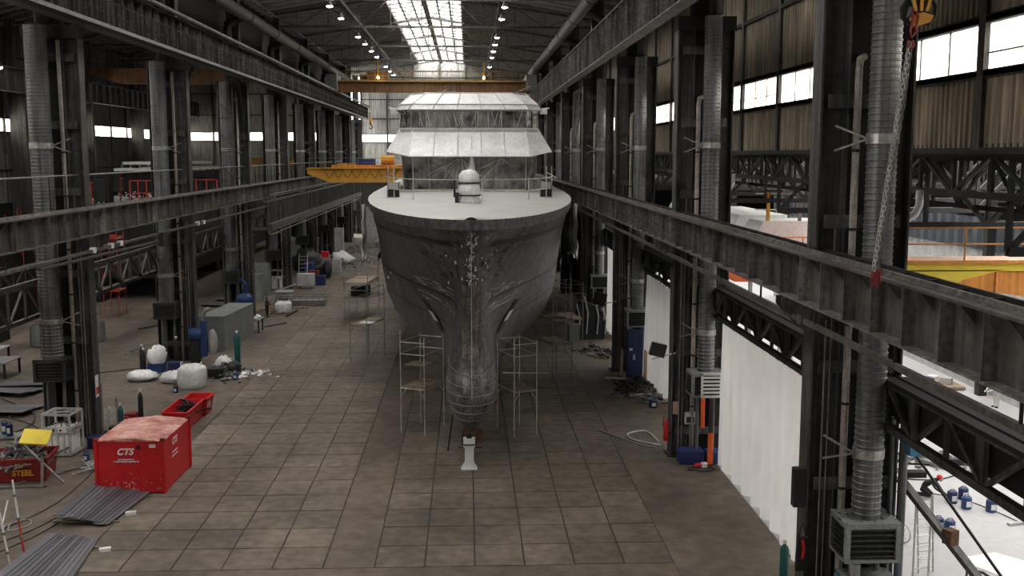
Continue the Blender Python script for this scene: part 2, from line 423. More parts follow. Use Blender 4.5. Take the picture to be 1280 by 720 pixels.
# skylights: ridge bar, bars and panes
def skylight(xc, y0, y1, fine=True):
    r = MB((xc, 0, 30.4)); r.box(xc-.28, y0, 30.35, xc+.28, y1, 30.6); 
    for s in (-1, 1): r.box(xc+s*4.1-.12, y0, 30.1, xc+s*4.1+.12, y1, 30.6)
    r = r.build('window_%d' % (len(WINS)+1), STIFF, kind='structure'); WINS.append(r)
    n = int((y1-y0)/3.2)
    bars = MB((xc, 0, 30.4))
    for i in range(n+1):
        y = y0+i*3.2
        for s in (-1, 1): bars.bar((xc, y, 30.75), (xc+s*4.1, y, 30.35), .62, .22)
    bars.build('glazing_bar', LGREY, r, kind='stuff')
    lb = MB((xc, 0, 30.4))
    for s in (-1, 1):
        for k in (1.37, 2.73): lb.bar((xc+s*k, y0, 30.72-.1*k), (xc+s*k, y1, 30.72-.1*k), .22, .08)
    lb.build('glazing_bar', LGREY, r, kind='stuff')
    pm = None
    for i in range(n):
        for s in (-1, 1):
            y = y0+i*3.2+1.6
            if fine and y > 60 or i == 0:
                g = MB(); g.cbox((0, 0, 0), (3.9, 2.95, .015), ry=s*.1)
                if pm is None: pm = {}
                if s not in pm: ob = pm[s] = g.build('pane', SKYG, r, loc=(s*2.1, y, .2))
                else: ob = inst(pm[s], r, (s*2.1, y, .2))
            else:
                g = MB((xc,0,30.4)); g.cbox((xc+s*2.1, y, 30.6), (3.9, 2.95, .015), ry=s*.1); g.build('pane', SKYG, r)
    return r
skylight(-4.6, 12, 193)
skylight(-33.4, -29, 100, False)  # added left-hall skylight, mostly out of view, lights that hall's floor
o_ = MB((-33.4,0,30)); o_.box(-37.6, 100, 30.4, -29.2, 178, 30.6); o_.build('ceiling', ROOF, kind='structure')
o_ = MB((-20.9,0,0)); o_.box(-20.95, -30, 22.4, -20.8, 178, 28.6); o_.build('dark_screen_upper_left', DARK, kind='structure')  # added dark panel, screens off the bright left-hall skylight above the girder
# ---- low roof over the pale hall on the right
lr = MB((0,0,0))
for a, b in ((14.5, 21), (29, 34), (42, 62)): lr.box(a, -30, 14.1, b, 200, 14.3)
for (a, b) in ((21, 29), (34, 42)):
    lr.box(a, -30, 14.1, b, 5, 14.3); lr.box(a, 125, 14.1, b, 200, 14.3)
lr = lr.build('ceiling', DARK, kind='structure')
for a, b in ((21, 29), (34, 42)):
    w = MB((a, 5, 14.2))
    for y in range(5, 126, 5): w.box(a, y, 14.15, b, y+.15, 14.3)
    wo = w.build('window_%d' % (len(WINS)+1), STIFF, kind='structure'); WINS.append(wo)
    g = MB((a, 5, 14.2)); g.box(a, 5, 14.24, b, 125, 14.26); g.build('pane', SKYG, wo)
o = MB(); o.box(58, -30, 0, 58.4, 200, 14.1); o.build('wall_right', BLACK, kind='structure')
o = MB(); o.box(11.3, 178, 0, 58, 178.4, 14.1); o.build('wall_far', BLACK, kind='structure')

# ================================================================== STEEL STRUCTURE
def lattice(m, a, b, h, n, w=.08, axis=None, vert=True):
    a = Vector(a); b = Vector(b); up = Vector((0, 0, h))
    m.bar(a, b, w*1.8); m.bar(a+up, b+up, w*1.8)
    for i in range(n):
        p = a.lerp(b, i/n); q = a.lerp(b, (i+1)/n)
        if vert: m.bar(p, p+up, w)
        m.bar(p+(up if i % 2 else Vector()), q+(Vector() if i % 2 else up), w)
    m.bar(b, b+up, w); return m
# ---- columns (local: x = 0 inner face, +x away from the hall, y = 0 axis)
def make_column(side, label):
    s = side; t = thing('steel_column', label, 'column')
    def B(m): return m
    H = 20.0
    m = MB()
    for x in (0, s*.72): m.box(min(x, x+s*.06), -.36, .04, max(x, x+s*.06), .36, H)
    m.box(min(0, s*.75), -.03, .04, max(0, s*.75), .03, H); m.build('inner_leg', STEEL, t)
    m = MB()
    for x in (s*1.95, s*2.5): m.box(min(x, x+s*.06), -.36, .04, max(x, x+s*.06), .36, H)
    m.box(min(s*1.95, s*2.52), -.03, .04, max(s*1.95, s*2.52), .03, H); m.build('outer_leg', STEEL, t)
    m = MB(); m.box(min(s*.75, s*1.97), .05, .04, max(s*.75, s*1.97), .10, H); m.build('web_plate', BLACK, t)
    m = MB()
    for z in (1.2, 4.9, 8.2, 12.2, 15.4, 18.6): m.box(min(s*.2, s*2.3), -.40, z-.18, max(s*.2, s*2.3), -.37, z+.18)
    m.build('batten_plate', STEEL, t, kind='stuff')
    m = MB(); m.box(min(-s*.15, s*2.75), -.6, 0, max(-s*.15, s*2.75), .6, .05); m.build('base_plate', DARK, t)
    m = MB()
    for y in (-.28, .22): m.prism([(0, y, 9.1), (0, y, 10.12), (-s*.85, y, 10.12), (-s*.85, y, 9.9), (-s*.3, y, 9.3)], (0, .06, 0))
    m.build('bracket', GIRD, t, kind='stuff')
    m = MB(); m.tube((s*.35, -.42, .1), (s*.35, -.42, 9.5), .025, 6); m.tube((s*.5, -.42, .1), (s*.5, -.42, 12), .018, 6)
    m.tube((s*.95, -.3, 1), (s*.95, -.3, 9.9), .04, 6); m.build('conduit', ALUD, t, kind='stuff')
    m = MB(); m.box(min(-s*.02, s*2.6), -.42, 19.5, max(-s*.02, s*2.6), .42, 20.1); m.build('cap_beam', DARK, t)
    return t
def make_duct(side, r, off, label, z0=3.1, H=20.0):
    """corrugated duct: local origin at floor below the duct axis"""
    s = side; t = thing('ventilation_duct', label, 'duct')
    p = []; z = z0+1.1
    while z < H: p += [(r, z), (r, z+.10), (r+.022, z+.12), (r+.022, z+.15)]; z += .17
    MB().lathe(p, n=20).build('corrugated_pipe', DUCT, t, smooth=False)
    for z in (z0+2.9, 14.4):
        m = MB(); m.lathe([(r+.03, z-.13), (r+.045, z-.12), (r+.045, z+.12), (r+.03, z+.13)], n=20); b = m.build('strap_band', BAND, t)
        a = (-s*(r+.05), -.1, z)
        m = MB(); m.bar(a, (-s*(r+.7), .5, z+.35), .05); m.bar(a, (-s*(r+.7), .5, z-.3), .05); m.cbox(a, (.1, .08, .28)); m.build('stay_rod', ALUD, b)
    w = .76; hb = 1.05; bt = thing
    m = MB()   # grille box: frame with open faces and a lid
    m.box(-w, -.62, z0+hb-.1, w, .62, z0+hb+.05); m.box(-w, -.62, z0, w, .62, z0+.08)
    for x in (-w, w-.14): m.box(x, -.62, z0, x+.14, -.48, z0+hb); m.box(x, .48, z0, x+.14, .62, z0+hb)
    m.build('outlet_box', GREYM if r < .45 else DUCTD, t)
    m = MB(); m.box(-w+.1, -.5, z0+.05, w-.1, .5, z0+hb-.05); m.build('box_core', BLACK, t)
    m = MB()
    for i in range(6): m.box(-w+.12, -.58, z0+.14+i*.15, w-.12, -.54, z0+.19+i*.15)
    for i in range(6): m.box(-s*w-.02, -.46, z0+.14+i*.15, -s*w+.02, .46, z0+.19+i*.15)
    m.build('louvre', DUCTD, t, kind='stuff')
    m = MB(); m.tube((-.35, 0, .03), (-.35, 0, z0), .09, 8); m.tube((.4, .1, .03), (.4, .1, z0), .09, 8); m.build('support_pipe', DUCT, t, kind='stuff')
    return t
def make_drain(side, label):
    t = thing('drain_pipe', label, 'pipe')
    m = MB(); m.poly([(0, 0, .02), (0, 0, 2.2), (0, 0, 16.2), (side*.06, .1, 16.5), (side*.3, .45, 16.6)] if side > 0 else [(0, 0, .02), (0, 0, 8), (0, 0, 19.4)], .10, 10); m.build('pipe_run', WPIPE, t, smooth=True)
    m = MB()
    for z in (2.4, 4.8, 7.2, 9.4, 12.0, 14.1): m.lathe([(.115, z-.04), (.125, z-.03), (.125, z+.03), (.115, z+.04)], n=10)
    m.build('pipe_clip', DARK, t, kind='stuff')
    return t
XLc, XRc = -18.55, 9.42
cl = make_column(-1, ''); cr = make_column(1, '')
dl = make_duct(-1, .49, 0, ''); dr = make_duct(1, .375, 0, '')
pl = make_drain(-1, ''); pr = make_drain(1, '')
colL, colR = [], []
vis = YL[2:]
for i, y in enumerate(YL):
    if i < 2: lab = 'dark steel column of the left row, beside the camera'
    else: lab = 'dark riveted steel column, %s from the camera in the left row' % ORD[i-2]
    if i == 0: cl.location = (XLc, y, 0); cl['label'] = lab
    else: dup(cl, (XLc, y, 0), lab)
    if i >= 2 and i < 10:
        lab = 'grey corrugated ventilation duct on the %s left column' % ORD[i-2]
        lp = 'cream drain pipe beside the duct on the %s left column' % ORD[i-2]
        if i == 2: dl.location = (XLc-1.62, y-1.25, 0); dl['label'] = lab; pl.location = (XLc-.87, y-.52, 0); pl['label'] = lp
        else:
            dup(dl, (XLc-1.62, y-1.25, 0), lab)
            if i < 6: dup(pl, (XLc-.87, y-.52, 0), lp)
for i, y in enumerate(YR):
    lab = 'dark steel column, %s from the camera in the right row' % ORD[i]
    if i == 0: cr.location = (XRc, y, 0); cr['label'] = lab
    else: dup(cr, (XRc, y, 0), lab)
    lab = 'grey corrugated ventilation duct on the %s right column' % ORD[i]
    lp = 'cream drain pipe beside the duct on the %s right column' % ORD[i]
    if i == 0: dr.location = (XRc+1.4, y-1.15, 0); dr['label'] = lab; pr.location = (XRc+.95, y-.50, 0); pr['label'] = lp
    else:
        dup(dr, (XRc+1.4, y-1.15, 0), lab)
        if i < 5: dup(pr, (XRc+.95, y-.50, 0), lp)
# gusset and lattice portal braces between certain columns
def brace(x, ya, yb, label):
    m = MB((x, ya, 14)); yc = (ya+yb)/2
    m.bar((x, ya, 20), (x, yb, 20), .18); m.bar((x, yc, 19.7), (x, ya+.4, 14.2), .16); m.bar((x, yc, 19.7), (x, yb-.4, 14.2), .16)
    m.bar((x, yc, 19.7), (x, ya+2.2, 16.3), .1); m.bar((x, ya+.4, 16.3), (x, ya+2.3, 16.3), .08)
    tag(m.build('portal_brace', STIFF), label, 'brace')
brace(10.6, YR[3]-.2, YR[4], 'inverted V brace high between the fourth and fifth right columns')
brace(-45.3, YL[5], YL[6], 'inverted V brace high on the far wall of the left hall')
for s, y0, lab in ((1, YL[3]+.4, 'curved knee brace under the crane girder, springing from the second left column'), (-1, YL[4]-.4, 'curved knee brace under the crane girder, springing from the third left column')):
    m = MB((-19, y0, 16))
    for k in range(6):
        a0, a1 = k*pi/12, (k+1)*pi/12
        m.bar((-19, y0+s*(4-4*cos(a0)), 16+4*sin(a0)), (-19, y0+s*(4-4*cos(a1)), 16+4*sin(a1)), .3, .14)
    m.prism([(-19.05, y0, 16.2), (-19.05, y0, 20), (-19.05, y0+s*3.2, 20), (-19.05, y0+s*1, 18.7)], (.05, 0, 0))
    tag(m.build('portal_brace', DARK), lab, 'brace')
# lattice ladder strip on the third left column
m = MB((XLc-1.2, YL[4]-1.9, 0)); x0 = XLc-1.05
for x in (x0-1.1, x0+.1): m.bar((x, YL[4]-1.75, .05), (x+(.35 if x > x0 else 0)*0, YL[4]-1.75, 19.4), .12)
for i in range(7): m.bar((x0-1.1, YL[4]-1.75, 10.5+i*1.3), (x0+.1, YL[4]-1.75, 10.5+i*1.3 if i % 2 else 9.4+i*1.3), .07)
tag(m.build('lattice_mast', STEEL), 'lattice steel mast with rungs in front of the third left duct', 'mast')

# ---- crane runway girders, both sides
def runway(x, s, y0, y1, zb, zt, label, st, wm, n3=True, flange=.62):
    """x web, s = direction to the hall centre (+1 = toward +x)"""
    t = thing('crane_runway_girder', label, 'girder', (x, y0, zb))
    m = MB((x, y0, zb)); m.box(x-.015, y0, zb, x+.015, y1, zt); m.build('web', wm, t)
    m = MB((x, y0, zb)); m.box(x-flange/2, y0, zt-.06, x+flange/2, y1, zt); m.build('top_flange', GIRD, t)
    m = MB((x, y0, zb)); m.box(x-flange/2, y0, zb, x+flange/2, y1, zb+.05); m.build('bottom_flange', STIFF, t)
    m = MB((x, y0, zb)); m.box(x-.04, y0, zt, x+.04, y1, zt+.11); m.box(x-.1, y0, zt, x+.1, y1, zt+.03); m.build('crane_rail', STIFF, t)
    sm = MB(); sm.box(min(0, s*flange*.46), -.012, 0, max(0, s*flange*.46), .012, zt-zb-.11)
    sm2 = MB(); sm2.prism([(s*.1, 0, zt-zb-.11), (s*.30, 0, zt-zb-.11), (s*.02, 0, zt-zb-.45), (s*.02, 0, zt-zb-.11)], (0, .03, 0))
    first = None; k = 0; y = y0+.6; far_ = MB((x, y0, zb))
    while y < y1:
        if k < 120:
            if first is None:
                first = sm.build('stiffener', STIFF, t, loc=(s*.015, y-y0, .05)); g1 = sm2.build('gusset', GIRD, t, loc=(s*.015, y-y0+st/2, .05))
            else:
                inst(first, t, (s*.015, y-y0, .05))
                if k < 25: inst(g1, t, (s*.015, y-y0+st/2, .05))
        else: far_.box(x, y-.01, zb+.05, x+s*.26, y+.01, zt-.06)
        y += st; k += 1
    if far_.v: far_.build('distant_stiffeners', STIFF, t, kind='stuff')
    return t
gl = runway(-17.95, 1, 0, 194, 10.17, 11.45, 'long plate girder with crane rail along the left columns, lower level', 1.7, GIRD)
gr = runway(8.9, -1, 0, 194, 10.17, 11.45, 'long plate girder with crane rail along the right columns, lower level', 1.62, GIRD)
# walkway grating behind each lower rail
for x, s, w in ((-18.3, -1, 'left'), (9.25, 1, 'right')):
    m = MB((x, 0, 11.4)); xo = x+s*.42
    m.bar((x, 0, 11.42), (x, 194, 11.42), .06, .1); m.bar((xo, 0, 11.42), (xo, 194, 11.42), .06, .1)
    for i in range(140): m.bar((x, .6+i*1.35, 11.42), (xo, .6+i*1.35, 11.42), .07, .05)
    tag(m.build('walkway_frame', DARK), 'open ladder like walkway frame behind the lower %s crane rail' % w, 'walkway')
# railings on the left lower girder
t = thing('railing', 'thin handrail with posts above the lower left crane girder', 'railing', (-18.9, 30, 11.45))
m = MB((-18.9, 30, 11.45)); m.tube((-19.0, 30, 13.0), (-19.0, 160, 13.0), .045, 6); m.build('handrail', ALUD, t)
for i in range(68):
    y = 31+i*1.93
    if any(abs(y-c) < .7 for c in YL): continue
    q = MB(); q.tube((0, 0, -.03), (0, 0, 1.55), .03, 6)
    if i == 0: rp = q.build('post', DARK, t, loc=(-.1, y-30, 0))
    else: inst(rp, t, (-.1, y-30, 0))
# conductor beam hanging below each lower girder
for x, s, w, z in ((8.9, 1, 'right', 9.62), (-17.95, -1, 'left', 9.42)):
    t = thing('conductor_beam', 'thin dark beam hung under the lower %s crane girder' % w, 'beam', (x, 3, z))
    m = MB((x, 3, z)); m.bar((x, 3, z), (x, 150, z), .12, .13); m.build('beam', GIRD, t)
    for i in range(28):
        q = MB(); q.bar((0, 0, .06), (0, 0, 10.17-z), .05)
        if i == 0: h0 = q.build('hanger', DARK, t, loc=(0, 3+i*5, 0))
        else: inst(h0, t, (0, 3+i*5, 0))
    q = MB((x, 3, z))
    for y in ([27, 46, 66] if s > 0 else [50.5, 53, 54.4, 70, 71.5]): q.cbox((x, y, z+.02), (.22, .35, .26))
    q.build('clamp', WHITE if s < 0 else GIRD, t, kind='stuff')
# junction box and cable loops on the left beam
m = MB((-17.9, 60, 9.3)); m.cbox((-17.85, 61.5, 9.1), (.35, .8, .8)); m.tube((-17.9, 44, 9.22), (-17.9, 61.3, 9.0), .08, 8)
tag(m.build('junction_box', DUCTD), 'grey junction box on the pipe under the left girder', 'box')

# upper runway girders
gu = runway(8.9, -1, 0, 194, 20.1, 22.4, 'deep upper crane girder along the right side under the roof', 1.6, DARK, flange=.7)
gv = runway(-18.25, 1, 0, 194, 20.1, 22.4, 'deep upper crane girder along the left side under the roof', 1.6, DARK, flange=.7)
t = thing('gallery_walkway', 'narrow railed walkway along the upper left crane girder', 'walkway', (-17.5, 30, 20.1))
m = MB((-17.5, 30, 20.1)); m.box(-17.85, 30, 20.05, -17.2, 190, 20.1); m.build('walkway_plate', DARK, t)
m = MB((-17.5, 30, 20.1)); m.box(-17.22, 30, 20.02, -17.16, 190, 20.2); m.build('toe_board', GREYM, t)
m = MB((-17.5, 30, 20.1)); m.tube((-17.2, 30, 21.3), (-17.2, 190, 21.3), .03, 6); m.tube((-17.2, 30, 20.7), (-17.2, 190, 20.7), .022, 6); m.build('handrail', DARK, t)
for i in range(84):
    q = MB(); q.bar((0, 0, 0), (0, 0, 1.2), .05)
    if i == 0: p0 = q.build('post', DARK, t, loc=(.3, .4, 0))
    else: inst(p0, t, (.3, .4+i*1.9, 0))
m = MB((-17.5, 30, 22.7)); m.tube((-17.6, 30, 22.5), (-17.6, 192, 22.5), .14, 10)
tag(m.build('service_pipe', DUCT, smooth=True), 'grey pipe running along the top of the upper left girder', 'pipe')
# upper posts above the crane girders and big roof ducts
for s, x, ys, side in ((-1, -19.6, YL, 'left'), (1, 10.6, YR, 'right')):
    p0 = None
    for i, y in enumerate(ys):
        lab = 'roof post above the upper %s crane girder, %s in its row' % (side, ORD[i])
        if p0 is None:
            q = MB(); q.box(-.5, -.4, 0, -.42, .4, 7.8); q.box(.42, -.4, 0, .5, .4, 7.8); q.box(-.45, -.03, 0, .45, .03, 7.8)
            p0 = q.build('roof_post', STEEL, loc=(x, y, 20)); tag(p0, lab, 'post')
        else:
            c = p0.copy(); COL.objects.link(c); c.location = (x, y, 20); c['label'] = lab
    t = thing('roof_duct', 'long round air duct under the roof along the %s side' % side, 'duct', (x-s*.9, -20, 25.3))
    xx = 9.1 if s > 0 else -18.1
    q = MB((x-s*.9, -20, 25.3)); q.tube((xx, -20, 25.3), (xx, 180, 25.3), .48, 16); q.build('duct_pipe', DUCTD, t, smooth=True)
    q = MB((x-s*.9, -20, 25.3))
    for y in range(5, 175, 12): q.tube((xx, y, 25.3), (xx, y+.25, 25.3), .52, 16)
    q.build('duct_joint', DUCTD, t, kind='stuff')
    for y in ys[:8]:
        xd = x+s*.3
        q = MB((x-s*.9, -20, 25.3)); q.poly([(xx+s*.4, y-1, 25.3), (xx+s*.9, y-1, 25.2), (xd-s*.05, y-1, 24.7), (xd, y-1, 24), (xd, y-1, 20.1)], .36, 12)
        q.build('branch_duct', DUCTD, t, smooth=True)
# ---- lattice girders at X=11 / -21 and curtains
def lattgirder(x, y0, y1, zb, h, label, n, back=True):
    m = MB((x, y0, zb)); lattice(m, (x, y0, zb), (x, y1, zb), h, n, .11)
    t = tag(m.build('lattice_girder', STEEL if back else GIRD), label, 'girder')
    if back:
        q = MB((x, y0, zb)); q.box(x+.25, y0, zb+.15, x+.3, y1, zb+h+.15); q.box(x-.15, y0, zb+h, x+.7, y1, zb+h+.12)
        q.build('backing_plate', BLACK, t)
        r = MB((x, y0, zb))
        for k in range(n): 
            if k % 2 == 0:
                yy = y0+(y1-y0)*k/n; r.cbox((x+.2, yy+.5, zb+h/2), (.04, .55, h-.2))
        r.build('web_rib', STEEL, t, kind='stuff')
    return t
lattgirder(11.3, 0, YR[0]-1, 6.72, 1.2, 'black lattice girder in front of the pale floor, nearer than the first right column', 15)
for i in range(7):
    lattgirder(11.3, YR[i]+.6, YR[i+1]-.6, 6.72, 1.2, 'black lattice girder spanning from the %s to the %s right column' % (ORD[i], ORD[i+1]), 10)
for i in range(1, 8):
    lattgirder(-20.95, YL[i]+.3, YL[i+1]-.3, 6.2, 1.7, 'dark lattice girder behind the left columns, span %s along the row' % ORD[i-1], 10, False)
def curtain(y0, y1, label, seed, top=6.6, side0=0., bow=0.):
    rnd = random.Random(seed); ph = [rnd.uniform(0, 6) for _ in range(5)]
    m = MB((11.35, y0, 0))
    def fn(u, v):
        y = y0+(y1-y0)*u; z = .03+(top-.03)*v
        k = .05+.10*(1-v)
        x = 11.35+k*sin(u*(y1-y0)*4.3+ph[0])+.06*sin(u*(y1-y0)*9.1+ph[1]+v)+.12*sin(u*5+ph[2])*(1-v)
        if side0 and u < .12: y += side0*(1-v)*(1-u/.12)
        if bow: y += bow*sin(pi*v)*(1-u)
        return (x, y, z)
    m.grid(fn, int((y1-y0)*7), 10)
    o = m.build('curtain', CLOTH, smooth=True); tag(o, label, 'curtain')
    e = MB((11.35, y0, 0)); 
    for i in range(int((y1-y0)/.9)): e.tube((11.35, y0+.3+i*.9, 6.72), (11.35, y0+.3+i*.9, top-.05), .02, 5)
    e.build('curtain_hook', DARK, o, kind='stuff')
curtain(YR[0]+.7, YR[1]-1.95, 'large white sheet curtain between the first and second right columns', 1, 6.55)
curtain(YR[1]+5.6, YR[2]-1.95, 'white sheet curtain between the second and third right columns', 2, 6.5, side0=0)
curtain(YR[3]-8, YR[3]-2, 'narrow white curtain beyond the third right column and blue locker', 3, 6.6)
curtain(YR[4]+2, YR[4]+5.5, 'small pale curtain far back in the shade beside the ship', 4, 5.5)
# dark enclosure behind far bays on the right (solid partition)
o = MB((12.6, 70, 0)); o.box(12.5, YR[3]+2, 0, 12.7, 178, 9.5); o.build('wall_partition', DARK, kind='structure')
# ---- low hall trusses
for i, y in enumerate([6+9.6*k for k in range(12)]):
    m = MB((14.5, y, 11.3)); lattice(m, (13.4, y, 11.6), (57, y, 11.6), 2.3, 20, .13)
    tag(m.build('roof_truss', DARK), 'dark lattice roof truss across the low right hall, number %s from the camera' % (ORD+['eleventh', 'twelfth'])[i], 'truss')
for i, (x, zb, h) in enumerate(((13.3, 12.95, 1.05), (17.5, 12.2, 1.8))):
    m = MB((x, 0, zb)); lattice(m, (x, 3, zb), (x, 120, zb), h, 56, .1)
    m.box(x-.3, 3, zb+h, x+.2, 120, zb+h+.12)
    tag(m.build('edge_truss', DARK), ('lattice edge beam under the window wall sill on the right', 'second lattice beam hanging behind the right sill beam')[i], 'truss')
for j, x in enumerate((30, 46)):
    for i in range(6):
        y = 20+19.25*i; m = MB((x, y, 0)); m.box(x-.25, y-.25, 0, x+.25, y+.25, 14.1)
        tag(m.build('hall_post', DARK), 'dark post of the low right hall, %s in the %s row' % (ORD[i], ('nearer', 'farther')[j]), 'post')
# left hall far row
for i, y in enumerate(YL[1:]):
    m = MB((-46, y, 0)); m.box(-46.6, y-.35, 0, -45.9, y+.35, 27.5); m.box(-45.9, y-.35, 0, -45.0, y+.35, 20)
    tag(m.build('wall_column', STEEL), 'wide steel column on the far wall of the left hall, %s along' % ORD[i], 'column')
runway(-44.6, 1, 20, 177, 20.1, 22.4, 'upper crane girder on the far side of the left hall', 2.2, GIRD)

# ================================================================== SHIP
SX = .15
RB = [(1.2,.0),(1.45,.25),(1.8,.55),(2.3,.86),(3.0,1.10),(3.8,1.13),(4.6,1.02),(5.5,.9),(6.5,.78),(8,.62),(9.5,.5),(10.5,.28),(11.2,.04)]
BB = [(1.2,.2),(1.5,1.0),(2,2.4),(3,4.1),(4,5.2),(5,5.7),(6.5,5.95),(9,6.15),(11.2,6.3)]
EX = [(1.2,2.6),(3,2.3),(5,1.9),(7,1.45),(9,1.0),(10.2,.68),(11.2,.5)]
YS = [(1.2,46.6),(1.6,45.75),(2.2,45.25),(3.0,45.0),(3.8,45.1),(4.8,45.45),(6,45.6),(8,45.4),(9.5,45.0),(11.2,44.35)]
def lerp(T, z):
    if z <= T[0][0]: return T[0][1]
    for (a, p), (b, q) in zip(T, T[1:]):
        if z <= b: return p+(q-p)*(z-a)/(b-a)
    return T[-1][1]
def half(y, z):
    ys = lerp(YS, z); t = max(0, min(1, (y-ys)/27.0)); e = lerp(EX, z)
    a = lerp(BB, z)*(1-(1-t)**2)**e
    tb = max(0, min(1, (y-ys)/1.7)); b = lerp(RB, z)*sqrt(1-(1-tb)**2)
    return (a**4+b**4)**.25 if z > 3.5 else (a**3+b**3)**(1/3)
ship = thing('ship', 'large unfinished grey ship under construction, bow toward the camera', 'ship', (SX, 75, 0))
SO = (0, 75, 0)
ZL = [1.2,1.3,1.45,1.6,1.8]+[2+.23*i for i in range(41)]
TT = [(i/44)**2.2 for i in range(45)]+[1.4,1.8,2.35]
m = MB(SO); rows = []
for z in ZL:
    ys = lerp(YS, z); r = []
    for t in TT[::-1]: y = ys+27*t; r.append((-half(y, z), y, z))
    for t in TT[1:]: y = ys+27*t; r.append((half(y, z), y, z))
    rows.append(r)
k = len(rows[0]); m.add([p for r in rows for p in r], [(j*k+i, j*k+i+1, (j+1)*k+i+1, (j+1)*k+i) for j in range(len(ZL)-1) for i in range(k-1)])
m.add([(p[0], p[1], p[2]) for p in rows[0]], [tuple(range(k))])
hull = m.build('hull', HULL, ship, smooth=True)
# deck with light camber, and the thick dark edge below it
def deckz(y): return 11.2+max(0, y-44)*.010
def dh(y): return half(y, 11.2)+.12
m = MB(SO); ys_ = [44.25+26*t for t in (0,.003,.01,.02,.04,.07,.11,.16,.22,.3,.4,.5,.65,.8,1,1.5,2.3)]
P = []; 
for y in ys_:
    for q in range(9):
        a = -1+q/4; P.append((dh(max(y, 44.36))*a, y, deckz(y)+.03+.12*(1-a*a)))
m.add(P, [(j*9+i, j*9+i+1, (j+1)*9+i+1, (j+1)*9+i) for j in range(len(ys_)-1) for i in range(8)])
deck = m.build('deck', DECK, ship, smooth=False)
m = MB(SO)
for s in (-1, 1):
    pts = [(0, 44.2, deckz(44)+.01)]+[(s*dh(max(y,44.37)), y, deckz(y)) for y in ys_[1:]]
    m.add([(x, y, z-.42) for x, y, z in [(a[0]*.992, a[1]+.01, a[2]) for a in pts]]+[(x, y, z+.03) for x, y, z in pts], [(i, i+1, len(pts)+i+1, len(pts)+i) for i in range(len(pts)-1)])
m.build('deck_edge', HULL, ship)
def strip(z0, z1, y0, y1, s, off, name, mt, n=14, dz=0, wob=0, kind=None, m=None, parent=None):
    """band lying on the hull between heights z0,z1 from y0 to y1 on side s"""
    own = m is None; m = m or MB(SO)
    def fn(u, v):
        y = y0+(y1-y0)*u; z = z0+(z1-z0)*v+dz*u
        return (s*(half(y, z)+off), y-off*.6, z)
    m.grid(fn, n, 1)
    if own: return m.build(name, mt, parent or ship, kind=kind)
for s in (-1, 1):
    strip(9.95, 10.2, 45.6, 70, s, .03, 'recessed_knuckle', HULLB, 40)
    strip(7.1, 7.22, 46.2, 75, s, .025, 'hull_seam', HULLB, 40)
    strip(5.6, 5.68, 46.5, 70, s, .02, 'hull_seam', HULLB, 30)
    m = MB(SO)
    rnd = random.Random(3+s)
    for i in range(46):
        z = rnd.choice([6.55, 6.65, 6.75, 6.85, 7.3, 7.4, 7.5, 7.6, 7.7])+rnd.uniform(-.03, .03); y = rnd.uniform(46.4, 54); strip(z, z+.045, y, y+rnd.uniform(.4, 1.6), s, .045, '', None, 4, m=m)
    m.build('chalk_scrape', HULLS, ship, kind='stuff')
    m = MB(SO)
    for i in range(24):
        z = rnd.uniform(8.2, 9.8); y = rnd.uniform(45.6, 50.5); strip(z, z+rnd.uniform(.06, .3), y, y+rnd.uniform(.05, .4), s, .035, '', None, 2, m=m)
    for y0 in (47.2, 48.6, 50.4, 53, 56, 60): 
        strip(5.7, 7.1, y0, y0+.05, s, .03, '', None, 2, m=m); strip(7.25, 9.95, y0+.6, y0+.65, s, .03, '', None, 2, m=m); strip(10.2, 10.75, y0+.2, y0+.35, s, .03, '', None, 2, m=m)
    m.build('plate_seam', HULLB, ship, kind='stuff')
    # hawse opening: dark slanted slot with a white cover
    m = MB(SO)
    def fn(u, v):
        z = 5.0+1.35*v; y = 52.2+2.6*v+(1.1-.2*v)*u; return (s*(half(y, z)+.06), y-.05, z)
    m.grid(fn, 4, 8); hs = m.build('hawse_opening', HULLB, ship)
    m = MB(SO)
    def fn2(u, v):
        z = 5.42+.42*v; y = 53.05+.8*v+.85*u; return (s*(half(y, z)+.09), y-.05, z)
    m.grid(fn2, 2, 2); m.build('hawse_cover', WHITE, hs)
    m = MB(SO)
    for (y, z) in ((62, 7.0), (63.8, 6.5)): m.cbox((s*(half(y, z)+.03), y, z), (.1, .12, .12))
    m.build('hull_marker', WHITE, ship, kind='stuff')
    # long straight side bilge keel / sponson further aft
    strip(6.9, 7.3, 66, 100, s, .25, 'bilge_fender', HULLB, 12)
# stem ridge and plate
m = MB(SO)
zz = [5, 5.6, 6.2, 7, 7.8, 8.3]
m.add([(x, lerp(YS, z)-.03+abs(x)*.25, z) for z in zz for x in (-.42, 0, .42)], [(j*3+i, j*3+i+1, (j+1)*3+i+1, (j+1)*3+i) for j in range(len(zz)-1) for i in range(2)])
m.build('stem_plate', STEM, ship)
m = MB(SO); m.poly([(0, lerp(YS, z)-.05, z) for z in [3.2, 3.8, 4.4, 5, 5.6, 6.2, 7, 7.8, 8.6, 9.4, 10.2, 10.9]], .018, 6); m.build('stem_bar', LGREY, ship)
m = MB(SO); rnd = random.Random(77)
for i in range(90):
    z = rnd.uniform(8.3, 10.7); x = rnd.gauss(0, .12 if i < 60 else .5); m.cbox((x, lerp(YS, z)-.02+abs(x)**1.6*.5, z), (rnd.uniform(.02, .08), .03, rnd.uniform(.03, .16)))
m.build('chalk_chip', HULLS, ship, kind='stuff')
